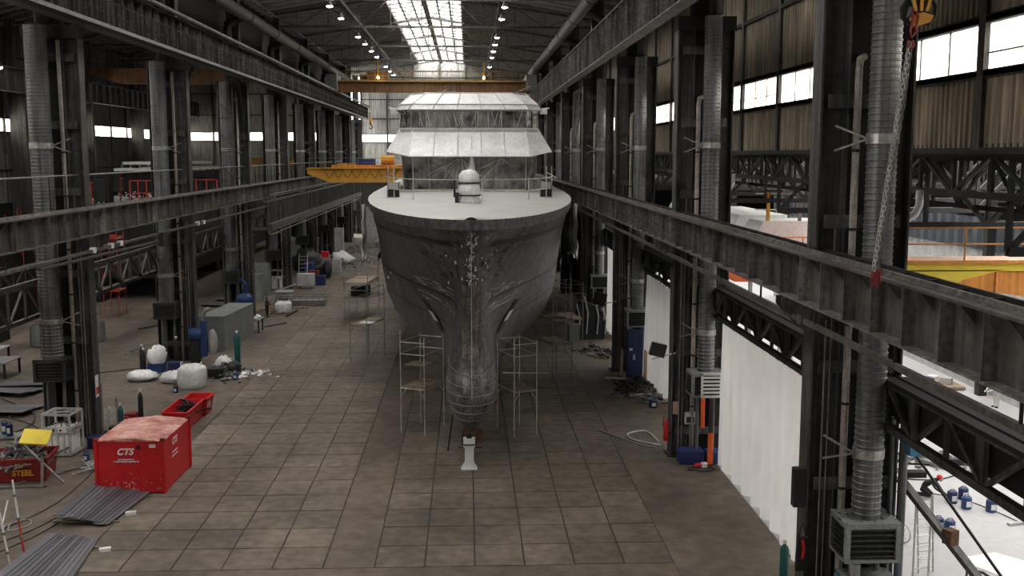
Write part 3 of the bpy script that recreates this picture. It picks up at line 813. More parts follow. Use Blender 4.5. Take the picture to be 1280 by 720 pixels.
# bulb skin and curved battens
m = MB(SO); zz = [1.45,1.6,1.8,2.0,2.3,2.6,3.0,3.4,3.8,4.2,4.5]
def bp(z, a, off=.03):   # a: -1..1 around the front
    ys = lerp(YS, z); tb = 1-cos(abs(a)*pi/2); y = ys+1.7*tb*1.0; 
    return ((1 if a > 0 else -1)*(half(y, z)+off)*(1 if a else 0), y-off, z)
AA = [-.95+.19*i for i in range(11)]
m.add([bp(z, a) for z in zz for a in AA], [(j*11+i, j*11+i+1, (j+1)*11+i+1, (j+1)*11+i) for j in range(len(zz)-1) for i in range(10)])
bulb = m.build('bulb_skin', BULB, ship, smooth=True)
for z, lift in ((4.25, .5), (3.75, .25), (3.35, .15), (2.95, .08), (2.2, .1), (2.55, .05)):
    m = MB(SO); m.poly([bp(z+lift*abs(a)**1.5, a, .05) for a in [-.95+.19*i/2 for i in range(21)]], .02, 6)
    m.build('bulb_batten', GREYM, bulb)
# bulb stand, white
st = thing('keel_stand', 'white painted steel stand under the tip of the bulbous bow', 'stand', (.02, 45.35, 0))
m = MB(); m.box(-.36, -.25, 0, .36, .25, .06); m.build('foot_plate', WHITE, st)
m = MB(); m.prism([(-.34, -.12, .06), (.34, -.12, .06), (.20, -.12, .32), (.20, -.12, .95), (.32, -.12, 1.12), (-.32, -.12, 1.12), (-.20, -.12, .95), (-.20, -.12, .32)], (0, .24, 0)); m.build('pillar', WHITE, st)
m = MB(); m.box(-.33, -.2, 1.12, .33, .2, 1.17); m.build('top_plate', DARK, st)
m = MB(); m.box(-.26, -.16, 1.17, .26, .16, 1.42); m.build('saddle', WHITE, st)
m = MB(); m.box(-.12, -.12, 1.42, .12, .12, 1.62); m.tube((-.5, 0, .98), (.55, 0, .98), .025, 6); m.build('jack_screw', DARK, st, kind='stuff')
# ---- superstructure
def oct_(w, yf, c, d, yb, z, zs=0): return [(-w, yb, z+zs), (-w, yf+d, z+zs), (-w+c, yf, z), (w-c, yf, z), (w, yf+d, z+zs), (w, yb, z+zs)]
def V(p): return Vector(p)
def facetpanels(A, B, ns, name, mt, batten, parent, t=.03, gap=.0, bm=None):
    """loft between outlines A (low) and B (high); split each facet in ns[i] panels"""
    for i in range(len(A)-1):
        n = ns[i]
        if not n: continue
        for j in range(n):
            a0 = V(A[i]).lerp(V(A[i+1]), j/n); a1 = V(A[i]).lerp(V(A[i+1]), (j+1)/n)
            b0 = V(B[i]).lerp(V(B[i+1]), j/n); b1 = V(B[i]).lerp(V(B[i+1]), (j+1)/n)
            nn = (a1-a0).cross(b0-a0).normalized()*t
            m = MB(SO); sag = .10
            Q = []
            for v in range(4):
                for u in range(4):
                    p = a0.lerp(a1, u/3).lerp(b0.lerp(b1, u/3), v/3)
                    inner = 0 < u < 3 and 0 < v < 3
                    Q.append(p+nn*(-random.uniform(.2, 1.6) if inner else 0)*(1 if name != 'window_pane' else .5))
            m.add(Q, [(b*4+a, b*4+a+1, (b+1)*4+a+1, (b+1)*4+a) for a in range(3) for b in range(3)])
            o = m.build(name, mt, parent, smooth=True)
            if batten:
                q = MB(SO); q.bar(a0+nn, b0+nn, batten); q.bar(a0+nn, a1+nn, batten); q.bar(b0+nn, b1+nn, batten); q.bar(a1+nn, b1+nn, batten)
                q.build('batten', bm or BATT, o, kind='stuff')
BATT = LGREY
yb = 100
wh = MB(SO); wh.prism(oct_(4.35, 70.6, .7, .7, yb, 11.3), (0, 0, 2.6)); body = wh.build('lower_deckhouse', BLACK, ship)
facetpanels(oct_(4.45, 70.4, .7, .7, 90, 11.5), oct_(4.5, 70.3, .7, .7, 90, 13.85), (2, 1, 7, 1, 2), 'window_pane', FILMD, .07, body)
m = MB(SO); m.bar((-3.7, 70.25, 11.62), (3.7, 70.25, 11.62), .12, .12); m.build('sill', WHITE, body)
br = MB(SO); br.prism(oct_(4.7, 71.2, .9, .9, yb, 13.9), (0, 0, 1.8)); brow = br.build('lower_brow', LGREY, ship)
facetpanels(oct_(5.5, 68.6, 1.55, 1.9, 92, 13.85, .3), oct_(4.72, 71.6, .9, .9, 92, 15.75), (2, 1, 5, 1, 2), 'wrapped_panel', FILM, .05, brow, bm=WHITE)
m = MB(SO); A = oct_(5.5, 68.6, 1.55, 1.9, 92, 13.85, .3)
m.add(A, [tuple(range(6))[::-1]]); m.build('soffit', LGREY, brow)
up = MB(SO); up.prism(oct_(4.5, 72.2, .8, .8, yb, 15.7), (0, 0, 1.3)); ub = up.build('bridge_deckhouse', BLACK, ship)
facetpanels(oct_(4.75, 71.9, .8, .9, 88, 15.78), oct_(4.68, 71.7, .8, .9, 88, 16.95), (2, 2, 9, 2, 2), 'window_pane', FILMD, .06, ub)
tb = MB(SO); tb.prism(oct_(4.3, 73.4, 1.2, 1, yb, 17.0), (0, 0, 1.2)); top = tb.build('top_brow', LGREY, ship)
facetpanels(oct_(4.98, 71.2, .9, 1.3, 90, 16.98), oct_(4.75, 71.5, .9, 1.1, 90, 17.35), (2, 1, 5, 1, 2), 'wrapped_panel', FILM, .04, top)
facetpanels(oct_(4.75, 71.5, .9, 1.1, 90, 17.35), oct_(3.95, 73.4, 1.0, 1.0, 90, 18.22), (2, 1, 5, 1, 2), 'wrapped_panel', FILM, .05, top, bm=WHITE)
m = MB(SO); m.prism(oct_(3.98, 73.4, 1.0, 1.0, 90, 18.2), (0, 0, .05)); m.build('roof_cover', FILM, top)
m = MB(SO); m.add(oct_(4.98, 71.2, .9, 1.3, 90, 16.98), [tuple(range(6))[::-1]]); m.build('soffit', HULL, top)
m = MB(SO)
for s in (-1, 1): m.cbox((s*5.15, 73, 16.95), (.5, .5, .35)); m.tube((s*5.0, 72.6, 17.1), (s*5.5, 72.4, 17.15), .05)
m.build('side_lamp', FILM, top, kind='stuff')
m = MB(SO); m.bar((3.3, 74, 18.3), (4.35, 73.6, 18.75), .07); m.bar((4.1, 73.7, 18.3), (4.1, 73.7, 19.1), .05); m.bar((-2.2, 74, 18.4), (-.9, 74, 18.35), .07); m.bar((-1.0, 74, 18.2), (-1.0, 74, 18.9), .05); m.bar((-2.2, 74, 18.3), (-1.4, 74, 18.55), .05)
m.build('roof_fittings', ALUD, top, kind='stuff')
# aft hull superstructure block
# mast cone of film in front of the windows, wrapped windlass
m = MB(SO); m.lathe([(.22, 12.9), (.15, 13.5), (.05, 14.0), (.01, 15.2)], (0.15, 69.4, 0), 8); m.build('film_peak', FILM, ship)
m = MB(SO); rnd = random.Random(9)
for i in range(34):
    x = rnd.uniform(-2.6, 3.4); top_x = -.6 if x < .8 else 2.2; k = rnd.uniform(.2, .9)
    m.bar((top_x+(x-top_x)*.1, 70.12, 13.7), (top_x+(x-top_x)*1.15, 70.12, 13.7-2.0*k), .03, .02)
for i in range(18): x = rnd.uniform(-3.6, 3.6); m.bar((x, 71.45, 16.9), (x+rnd.uniform(-.4, .4), 71.6, 15.9), .03, .02)
m.build('plastic_fold', FILM, ship, kind='stuff')
wl_ = thing('wrapped_windlass', 'windlass wrapped in white plastic on the foredeck', 'windlass', (SX-.05, 55.5, 11.4))
m = MB()
prof = [(.56, 0), (.6, .15), (.52, .4), (.6, .55), (.58, .95), (.5, 1.05), (.55, 1.2), (.56, 1.5), (.35, 1.75), (.1, 1.8)]
m.lathe(prof, n=12); m.v = [(x*(1+random.uniform(-.08, .08)), y*(1+random.uniform(-.08, .08)), z) for x, y, z in m.v]; m.build('wrapping', FILM, wl_, smooth=True)
for z in (.45, 1.1): q = MB(); q.lathe([(.6, z-.04), (.62, z), (.6, z+.04)], n=12); q.build('strapping', DARK, wl_)
m = MB(); m.cbox((-.66, -.1, .3), (.2, .3, .6)); m.cbox((-.78, 0, .8), (.12, .2, .9)); m.build('side_bracket', DARK, wl_, kind='stuff')
# deck scaffold railing
rl = thing('deck_railing', 'temporary scaffold tube railing curved around the foredeck', 'railing', (SX, 60, 11.4))
RP = [(-5.35, 68.5), (-5.05, 65), (-4.45, 61.5), (-3.2, 58.8), (-.65, 57.2), (.65, 57.2), (3.3, 58.8), (4.5, 61.5), (5.1, 65), (5.4, 68.5)]
for z in (11.98, 12.62):
    m = MB((0, 60, 11.4)); m.poly([(x, y, z) for x, y in RP[:5]]+[(0, 56.9, z)]+[(x, y, z) for x, y in RP[5:]], .03, 6); m.build('rail', ALU, rl)
for i, (x, y) in enumerate(RP):
    h = 1.4 if i in (0, 3, 4, 5, 6, 9) else 2.0
    m = MB((0, 60, 11.4)); m.tube((x, y, deckz(y)+.05), (x, y, 11.3+h), .032, 6); m.build('post', ALU, rl)
for s in (-1, 1):
    m = MB((0, 60, 11.4)); m.tube((s*5.6, 67, 12.5), (s*4.7, 63.5, 12.9), .03, 6); m.build('brace', ALU, rl)
    t = thing('deck_box', 'small pale box with dark hollow beside the %s railing corner on deck' % ('left', 'right')[s > 0], 'box', (SX+s*4.55, 62.5, 11.45))
    m = MB(); m.box(-.35, -.3, 0, .35, -.26, .9); m.box(-.35, .26, 0, .35, .3, .9); m.box(-.35, -.3, 0, -.3, .3, .9); m.box(.3, -.3, 0, .35, .3, .9); m.build('shell', LGREY, t)
    m = MB(); m.box(-.3, -.31, .05, .3, -.28, .5); m.build('opening', BLACK, t)
    # loose sheeting hanging off the flanks
    m = MB((s*6.55+SX, 64, 8)); ph = s
    def fn(u, v):
        y = 62.6+1.9*u; z = 8.1+2.9*v
        return (SX+s*(half(y, 11.2)+.42+.12*sin(u*9+v*4)+.1*sin(v*13)*(1-v)), y+.15*sin(v*11), z-(.5*abs(sin(u*7)) if v == 0 else 0))
    m.grid(fn, 10, 12); tag(m.build('hanging_sheet', FILM, smooth=True), 'torn white plastic sheet hanging down the %s flank of the hull' % ('left', 'right')[s > 0], 'sheet')
# keel blocks carrying the ship
for i in range(8):
    y = 50+7.2*i; m = MB((SX, y, 0)); m.box(SX-.5, y-.35, 0, SX+.5, y+.35, .5); m.box(SX-.4, y-.3, .5, SX+.4, y+.3, 1.2)
    tag(m.build('keel_block', RUST), 'dark keel block under the ship, %s from the bow' % ORD[i], 'block')

# ---- scaffold towers
def tower(x, y, rz, w, d, h, plats, label, mt=None, legs=None):
    mt = mt or ALU; t = thing('scaffold_tower', label, 'scaffold', (x, y, 0), rz)
    for sx, sy in ((-1,-1),(1,-1),(1,1),(-1,1)):
        hh = h*(1+.06*random.uniform(-1, 1)); m = MB(); m.tube((sx*w/2, sy*d/2, 0), (sx*w/2, sy*d/2, hh), .03, 6); m.build('leg', mt, t)
    m = MB()
    for z in plats+[h-.3, h-.9]:
        for sx in (-1, 1): m.tube((sx*w/2, -d/2, z), (sx*w/2, d/2, z), .024, 5)
        for sy in (-1, 1): m.tube((-w/2, sy*d/2, z-.02), (w/2, sy*d/2, z-.02), .024, 5)
    for z in plats:
        for sx in (-1, 1):
            for sy in (-1, 1): m.tube((sx*w/2, sy*d/2, z-.5), (sx*(w/2-.35), sy*d/2, z), .018, 5)
    m.build('transom', mt, t, kind='stuff')
    for z in plats:
        for k in range(3):
            m = MB(); a = -d/2+d*k/3; m.box(-w/2+.03, a+.02, z+.02, w/2-.03, a+d/3-.02, z+.06); m.build('platform_board', WOOD, t)
    return t
tower(-2.35, 52.2, -.45, 1.35, 2.1, 5.0, [2.35], 'scaffold tower just left of the bulbous bow, with two board decks')
m = MB((-2.4, 53, 3.5)); m.cbox((-2.5, 52.6, 3.35), (1.2, 1.0, .05), rz=-.4); tag(m.build('loose_board', WOOD), 'loose board deck high on the tower left of the bow', 'board')
tower(2.45, 51.6, .4, 1.25, 2.0, 5.0, [2.3], 'scaffold tower just right of the bulbous bow')
m = MB((2.6, 51.4, 3.3)); m.tube((1.7, 50.2, 3.35), (4.0, 50.9, 3.15), .03, 6); tag(m.build('loose_tube', ALU), 'long tube tied across the tower right of the bow', 'tube')
tower(-6.9, 70.8, -.3, 1.2, 3.2, 5.3, [2.6], 'slim scaffold tower left of the hull with a white board', ALUD)
m = MB((-6.7, 70, 2.7)); m.cbox((-6.8, 69.8, 2.72), (.9, .8, .04), rz=-.3); tag(m.build('white_board', WHITE), 'white board lying on the slim tower left of the hull', 'board')
tower(5.5, 65.2, .3, 1.3, 2.6, 5.2, [2.2, 3.7], 'dark scaffold tower under the right flank of the hull', ALUD)
tower(7.2, 74.0, .2, 1.3, 3, 5.2, [2.4], 'farther scaffold tower in the shade right of the hull', ALUD)
tower(-9.2, 90, -.1, 2.0, 5, 4.0, [1.9, 3.2], 'wide scaffold platform with machines farther along the left flank', ALUD)
for i, (x, dx) in enumerate(((-9.6, 0), (-8.9, 1.4))):
    m = MB((x, 89+dx, 1.97)); m.cbox((x, 89+dx, 2.35), (.8, .8, .75)); m.tube((x, 88.6+dx, 2.5), (x, 88.3+dx, 2.5), .2); tag(m.build('power_unit', GREEN if i else DARK), ('dark', 'green')[i]+' power unit standing on the wide scaffold platform', 'machine')
m = MB((-1.9, 49.6, 0)); m.bar((-1.0, 48.2, 0), (-.7, 47.2, 2.2), .06); tag(m.build('prop', DARK), 'slim dark prop leaning under the bulb beside the white stand', 'prop')

# ================================================================== CRANES
def railing(m, a, b, h, n, w=.05):
    a = Vector(a); b = Vector(b)
    for k in (1, .5): m.bar(a+Vector((0,0,h*k)), b+Vector((0,0,h*k)), w)
    for i in range(n+1): p = a.lerp(b, i/n); m.bar(p, p+Vector((0,0,h)), w)
def lamp_disc(p, label, mt=LAMP, r=.28, cat='lamp', hang=.8):
    t = thing('high_bay_lamp', label, cat, p)
    m = MB(); m.lathe([(r, 0), (r*.75, .22), (.1, .35), (.1, .5)], n=12, capb=False); m.build('housing', GREYM, t)
    m = MB(); m.lathe([(r*.95, -.01), (r*.9, -.06), (r*.4, -.12)], n=12); m.build('lens', mt, t)
    m = MB(); m.tube((0, 0, .5), (0, 0, .5+hang), .03, 5); m.build('stem', DARK, t)
    return t
k = 0
for side, x in (('left', -11.7), ('right', 3.3)):
    for i, y in enumerate((76, 84, 92, 100, 115.5, 123, 131, 139, 154, 162, 170)):
        if side == 'right' and i > 8: continue
        lamp_disc((x, y, 26.6), 'round high bay roof lamp, %s along the %s lamp row' % ((ORD+['eleventh'])[i], side))
for i, (x, y, z) in enumerate(((-19.3, 75, 25.5), (-19.4, 111, 25.3), (-19.4, 148, 25), (-24, 53.5, 18.9), (-23.2, 53.5, 18.3))):
    lamp_disc((x, y, z), 'small lamp beside the upper left girder, %s of five' % ORD[i], r=.24, hang=2.2)
cr_ = thing('overhead_crane', 'amber overhead bridge crane spanning the hall high behind the ship', 'crane', (-4.6, 144, 22.6))
O = (-4.6, 144, 22.6)
m = MB(O); m.box(-17.9, 143.4, 22.75, 8.6, 144.6, 24.1); m.build('main_girder', CRUST, cr_)
m = MB(O); m.box(-17.4, 142.9, 24.1, 8.4, 145.1, 24.3); m.build('walkway', CTOP, cr_); cr_.location.z -= .4
for x in (-18.0, 8.7): m = MB(O); m.box(x-.7, 141.5, 22.97, x+.7, 146.5, 25.0); m.build('end_carriage', GREYM, cr_)
m = MB(O); railing(m, (-17.2, 142.95, 24.3), (8.2, 142.95, 24.3), 1.2, 26, .05); m.build('railing', CTOP, cr_, kind='stuff')
m = MB(O); m.box(-13.5, 143.4, 24.3, -10.6, 144.8, 25.4); m.tube((-14.5, 144, 24.8), (-13.5, 144, 24.8), .3, 10); m.build('trolley', CRUST, cr_)
for x in (-11.9, 2.3): 
    m = MB(O); m.bar((x, 142.8, 24.3), (x, 142.8, 26.8), .12); m.build('lamp_post', YELL, cr_)
    m = MB(O); m.ball((x, 142.65, 24.62), .17, 8, 5); m.build('warm_lamp', WARM, cr_)
h_ = thing('crane_hook', 'small yellow hook block hanging from the far bridge crane', 'hook', (-13.1, 143.9, 18.5))
m = MB(); m.tube((-.12, 0, .3), (-.12, 0, 4.2), .03, 5); m.tube((.12, 0, .3), (.12, 0, 4.2), .03, 5); m.build('rope', DARK, h_, kind='stuff')
m = MB(); m.tube((-.15, 0, 0), (.15, 0, 0), .5, 14); m.build('sheave_block', YELL, h_)
m = MB(); m.poly([(0, 0, -.5), (.25, 0, -.75), (.1, 0, -1.05), (-.2, 0, -.95)], .07, 6); m.build('hook', DARK, h_)

def bridge(name, label, O, x0, x1, y, zt, dep, mt, tap, top=None, festoon=True, n=6):
    t = thing(name, label, 'crane', O)
    m = MB(O); m.prism([(x0, y-.45, zt), (x1, y-.45, zt), (x1, y-.45, zt-dep), (x0+tap, y-.45, zt-dep), (x0, y-.45, zt-dep*.35)], (0, .9, 0)); m.build('main_girder', mt, t)
    m = MB(O); m.box(x0, y-.75, zt, x1, y+.7, zt+.1); m.build('girder_flange', top or mt, t)
    m = MB(O); railing(m, (x0+.3, y-.7, zt+.1), (x1, y-.7, zt+.1), 1.1, n, .05); m.build('railing', ALUD if not top else top, t, kind='stuff')
    if festoon:
        m = MB(O); pts = []
        for i in range(8*11+1): u = i/88; pts.append((x0+2+u*(x1-x0-3), y-.55, zt-.15-.85*abs(sin(u*pi*8))))
        m.poly(pts, .03, 5); m.build('cable_festoon', DARK, t)
    return t
c2 = bridge('console_crane', 'yellow wall console crane reaching out from the left beside the ship', (-17, 119, 11.5), -18.0, -6.9, 119, 12.4, 1.55, YELL, 2.6)
O = (-17, 119, 11.5)
m = MB(O); m.box(-15.4, 119.6, 12.5, -7.3, 121, 12.8); m.build('rear_girder', YELLB, c2)
for i, (x, w, h, mt) in enumerate(((-14.6, 1.0, .55, YELL), (-13.4, .8, .5, YELL), (-12.9, 2.3, 1.0, BLUE), (-9.9, 1.4, .9, YELL))):
    m = MB(O); y = 118.4 if i < 2 else 121.6; m.box(x, y, 12.5, x+w, y+.6, 12.5+h); m.build('drive_box' if i != 3 else 'winch', mt, c2)
m = MB(O); m.tube((-9.9, 121.4, 13.4), (-8.4, 121.4, 13.4), .5, 12); m.build('winch_drum', YELL, c2)
m = MB(O); m.prism([(-7.3, 118.5, 12.4), (-5.6, 118.5, 12.9), (-5.6, 118.5, 13.4), (-7.3, 118.5, 13.2)], (0, 2, 0)); m.build('end_hood', YELLB, c2)
bridge('overhead_crane', 'yellow bridge crane high across the left hall, behind the first left column', (-33, 126, 22.6), -43.9, -19.9, 126, 23.9, 1.7, CRUST, 3.5, None, False, 16)
bridge('overhead_crane', 'amber crane girder low across the far left hall, in front of its end wall', (-26, 150, 11.5), -32.5, -20.0, 150, 13.4, 1.2, CTOP, .3, None, False, 8)
c3 = bridge('overhead_crane', 'bright yellow bridge crane in the low right hall, nearer one', (25, 35, 10), 14.0, 34, 35, 10.35, 1.25, YELLB, 5.5, YELLB, False, 8)
O = (25, 35, 10)
m = MB(O); m.box(14.0, 34.45, 10.06, 34, 34.52, 10.38); m.build('top_edge_plate', YELLR, c3)
m = MB(O); m.prism([(14.0, 34.45, 10.1), (14, 34.45, 9.9), (16.2, 34.45, 9.35), (16.8, 34.45, 9.75), (18.2, 34.45, 10.1)], (0, .05, 0)); m.build('painted_nose', YELLR, c3)
m = MB(O)
for x in range(16, 34, 2): m.box(x, 34.5, 9.15, x+.03, 34.56, 10.1)
m.build('girder_rib', YELLB, c3, kind='stuff')
bridge('overhead_crane', 'orange crane girder in the low right hall seen under the right girder', (17, 53, 8), 12.9, 21, 53, 8.6, 1.1, ORANGE, .8, ORANGE, False, 8)
# near hook block with chain sling
hk = thing('hook_block', 'yellow and black crane hook block at the top right, chain slung from it', 'hook', (8.62, 20, 16.9))
m = MB(); m.tube((-.1, -.12, .1), (.1, -.12, .1), .1, 12); m.prism([(-.26, -.1, .1), (.26, -.1, .1), (.2, -.1, .75), (-.2, -.1, .75)], (0, .2, 0)); m.build('sheave_housing', YELL, hk)
m = MB(); m.prism([(-.2, -.09, -.3), (.2, -.09, -.3), (.1, -.09, .15), (-.1, -.09, .15)], (0, .18, 0)); m.build('swivel', DARK, hk)
m = MB(); m.prism([(-.13, -.1, -.42), (0, -.1, -.47), (.2, -.1, -.4), (.26, -.1, -.28), (.05, -.1, -.22), (-.13, -.1, -.27)], (0, .2, 0)); m.build('hook_throat', YELL, hk)
for s in (-1, 1): m = MB(); m.poly([(s*.12, 0, -.1), (s*.25, 0, 0.02), (s*.33, 0, -.12), (s*.31, 0, -.3), (s*.2, 0, -.42), (s*.1, 0, -.4)], .045, 8); m.build('hook', BLACK, hk)
for x in (-.12, 0, .12): m = MB(); m.bar((x*1.6, -.12, .15), (x*.9, -.12, -.2), .05); m.build('link_plate', YELL, hk)
m = MB(); m.tube((-.1, 0, .7), (-.1, 0, 5.6), .02, 5); m.tube((.1, 0, .7), (.1, 0, 5.6), .02, 5); m.build('rope', DARK, hk, kind='stuff')
ch = thing('chain_sling', 'long hanging chain sling with red fittings in front of the right girder', 'chain', (8.2, 19.9, 14))
def link(m, c, d, turn, L=.13, w=.038, r=.011):
    d = Vector(d).normalized(); x = d.cross(Vector((0, 1, 0))).normalized(); y = d.cross(x)
    a = x*cos(turn)+y*sin(turn); pts = []
    for i in range(9):
        t = 2*pi*i/8; pts.append(Vector(c)+d*(L/2-w)*(1 if cos(t) > 0.01 else -1 if cos(t) < -.01 else 0)+d*w*cos(t)+a*w*sin(t))
    m.poly(pts, r, 4)
top_, bot = Vector((8.42, 19.85, 16.1)), Vector((7.93, 19.85, 11.75)); d = (bot-top_).normalized()
for q in range(4):
    m = MB((8.2, 19.9, 14)); off = Vector(((-.035, .03, -.01, .055)[q], (-.04, 0, .05, .03)[q], 0)); L = (bot-top_).length; n = int(L/.096)
    for i in range(n): link(m, top_+d*(i+.5)*L/n+off*(.35+.65*min(1, i/12)), d, (i % 2)*pi/2+.5+q)
    m.build('chain', ALUD if q % 2 else LGREY, ch)
for p, q_ in (((8.47, 16.42), (8.44, 16.2)), ((8.43, 16.15), (8.40, 15.95)), ((7.93, 11.75), (7.90, 11.45)), ((7.98, 11.75), (7.99, 11.42)), ((8.02, 11.8), (8.05, 11.5))):
    m = MB((8.2, 19.9, 14)); m.poly([(p[0]-.05, 19.82, p[1]), (p[0]-.07, 19.82, (p[1]+q_[1])/2), (q_[0], 19.82, q_[1]), (p[0]+.05, 19.82, (p[1]+q_[1])/2), (p[0]+.03, 19.82, p[1])], .022, 6); m.build('red_fitting', REDD, ch, label='dark red shackle')
m = MB((8.2, 19.9, 14)); m.poly([(8.50, 19.9, 16.75), (8.55, 19.85, 16.6), (8.52, 19.85, 16.35), (8.44, 19.85, 16.4), (8.46, 19.9, 16.75)], .025, 6); m.build('red_sling', REDD, ch, label='dark red lifting loop')

# lattice gallery below the left girder, farther down the hall
t = thing('service_gallery', 'dark barred gallery with rails under the left girder, beyond the third column', 'gallery', (-17, YL[4]-1, 7.5))
O = (-17, YL[4]-1, 7.5); y0, y1 = YL[4]-1, 165
m = MB(O); m.box(-17.1, y0, 7.5, -16.6, y1, 8.1); m.build('lower_beam', GIRD, t)
m = MB(O); m.box(-17.2, y0, 9.9, -17.1, y1, 10.1); m.build('upper_beam', STIFF, t)
m = MB(O); m.tube((-16.8, y0, 10.6), (-16.8, y1, 10.6), .05, 6); m.tube((-16.8, y0, 7.2), (-16.8, y1, 7.2), .06, 6); m.build('guide_pipe', ALUD, t, kind='stuff')
for y in YL[4:9]:
    if y < 165: m = MB(O); m.box(-18.5, y-.1, 7.5, -17.1, y+.1, 7.75); m.box(-18.5, y-.1, 9.9, -17.1, y+.1, 10.05); m.build('wall_bracket', GIRD, t, kind='stuff')
for i in range(100):
    q = MB(); q.bar((0, 0, .6), (0, 0, 2.45), .09)
    if i == 0: p0 = q.build('bar', STEEL, t, loc=(-.1, .3, 0))
    else: inst(p0, t, (-.1, .3+i*.74, 0))

# ================================================================== CLUTTER HELPERS
def gas_cyl(x, y, mt, label, h=1.5, r=.12, z=0, group=None, rx=0):
    t = thing('gas_cylinder', label, 'cylinder', (x, y, z), group=group)
    m = MB(); m.lathe([(r*.95, 0), (r, .04), (r, h*.82), (r*.8, h*.9), (r*.35, h*.95), (r*.3, h)], n=12); m.build('bottle', mt, t, smooth=True)
    m = MB(); m.lathe([(r*.45, h-.02), (r*.5, h+.1), (r*.2, h+.13)], n=8); m.build('valve_cap', WHITE, t)
    return t
def canister(x, y, mt, label, s=.3, h=.36, z=0, rz=0, grp=None):
    t = thing('canister', label, 'canister', (x, y, z), rz, group=grp)
    m = MB(); m.lathe([(s*.5, 0), (s*.52, .02), (s*.52, h-.04), (s*.46, h)], n=12); m.build('drum', mt, t)
    m = MB(); m.poly([(-s*.3, 0, h), (-s*.2, 0, h+.08), (s*.2, 0, h+.08), (s*.3, 0, h)], .015, 5); m.build('handle', DARK, t)
    m = MB(); m.box(-s*.25, -s*.545, h*.25, s*.25, -s*.51, h*.7); m.build('paper_label', WHITE, t)
    return t
def rubble(name, x, y, w, d, h, n, mt, label, cat, z=0, seed=1, long=False, sc=1):
    rnd = random.Random(seed); m = MB((x, y, z))
    for i in range(n):
        px_ = x+rnd.gauss(0, w/3.2); py_ = y+rnd.gauss(0, d/3.2); f = max(0, 1-((px_-x)/(w/2))**2-((py_-y)/(d/2))**2)
        sz = rnd.uniform(.06, .28)*sc; dim = (sz*rnd.uniform(1.5, 6), sz*.35, sz*.25) if long else (sz, sz*rnd.uniform(.5, 1.4), sz*rnd.uniform(.2, .8))
        m.cbox((px_, py_, z+.06*sc+rnd.uniform(0, h)*f), dim, rnd.uniform(0, 6), rnd.uniform(-.35, .35), rnd.uniform(-.35, .35))
    o = m.build(name, mt, kind='stuff'); return tag(o, label, cat)
def crumple(name, c, r, mt, label, cat, jit=.18, seed=1, parent=None):
    random.seed(seed); m = MB((c[0], c[1], 0)); m.ball(c, r, 16, 10, jit)
    m.v = [(a, b, max(.01, z)) for a, b, z in m.v]
    o = m.build(name, mt, parent, smooth=True)
    return tag(o, label, cat) if not parent else o
def cable(pts, label, r=.02, mt=None, name='cable', cat='cable'):
    P = [Vector((*p, .03) if len(p) == 2 else p) for p in pts]; Q = []
    for i in range(len(P)-1):
        a = P[max(i-1, 0)]; b = P[i]; c = P[i+1]; d = P[min(i+2, len(P)-1)]
        for k in range(6):
            t = k/6; Q.append(.5*((2*b)+(c-a)*t+(2*a-5*b+4*c-d)*t*t+(3*b-a-3*c+d)*t*t*t))
    Q.append(P[-1]); m = MB(P[0]); m.poly(Q, r, 5); return tag(m.build(name, mt or RUBBER, smooth=True), label, cat)
def crate(name, x, y, z, w, d, h, mt, label, cat, rz=0, lid=None, ribs=True):
    t = thing(name, label, cat, (x, y, z), rz)
    m = MB(); m.box(-w/2, -d/2, 0, w/2, d/2, h); m.build('body', mt, t)
    m = MB(); m.box(-w/2-.02, -d/2-.02, h-.03, w/2+.02, d/2+.02, h+.03); m.build('lid', lid or mt, t)
    if ribs:
        m = MB()
        for sx in (-1, 1): m.box(sx*(w/2-.05)-.03, -d/2-.025, 0, sx*(w/2-.05)+.03, -d/2, h-.03)
        m.box(-w/2, -d/2-.02, h*.45, w/2, -d/2, h*.45+.04); m.build('rib', mt, t, kind='stuff')
    return t
def pallet(x, y, rz, label, z=0, mt=None):
    t = thing('pallet', label, 'pallet', (x, y, z), rz)
    for k in range(5): m = MB(); m.box(-.6, -.4+k*.17, .10, .6, -.28+k*.17, .125); m.build('slat', mt or WOOD, t)
    for k in (-1, 0, 1): m = MB(); m.box(k*.52-.06, -.4, 0, k*.52+.06, .4, .10); m.build('runner', mt or WOOD, t)
    return t
def ladder(a, b, w, n, label, mt=ALU, foot=None):
    a = Vector(a); b = Vector(b); t = thing('ladder', label, 'ladder', a); s = Vector(w)/2
    for k in (-1, 1): m = MB(a); m.bar(a+s*k, b+s*k, .06, .03); m.build('stile', mt, t)
    for i in range(n):
        p = a.lerp(b, (i+.7)/(n+.4)); m = MB(a); m.bar(p-s, p+s, .03); m.build('rung', mt, t)
    return t

# ---- red container
cx, cy, cw, cd, chh = -14.0, 44.35, 2.78, 3.75, 2.35
ct = thing('container', 'big red steel container with white lettering and faded roof', 'container', (cx, cy, 0), -.02)
m = MB(); m.box(-cw/2, -cd/2, .06, cw/2, cd/2, chh-.12); m.build('shell', RED, ct)
m = MB(); h0 = chh-.12
m.add([(-cw/2-.02, -cd/2-.03, h0), (cw/2+.02, -cd/2-.03, h0), (cw/2+.02, cd/2+.03, h0), (-cw/2-.02, cd/2+.03, h0), (0, -cd/2-.03, h0+.14), (0, cd/2+.03, h0+.14)],
      [(0,1,4), (2,3,5), (0,4,5,3), (1,2,5,4), (0,3,2,1)]); m.build('roof', REDTOP, ct)
for sx in (-1, 1):
    for sy in (-1, 1):
        m = MB(); m.box(sx*cw/2-.06, sy*cd/2-.06, 0, sx*cw/2+.06, sy*cd/2+.06, chh-.08); m.build('corner_post', RED, ct)
        m = MB(); m.cbox((sx*(cw/2-.02), sy*(cd/2-.02), chh-.07), (.18, .18, .14)); m.build('corner_casting', REDD, ct)
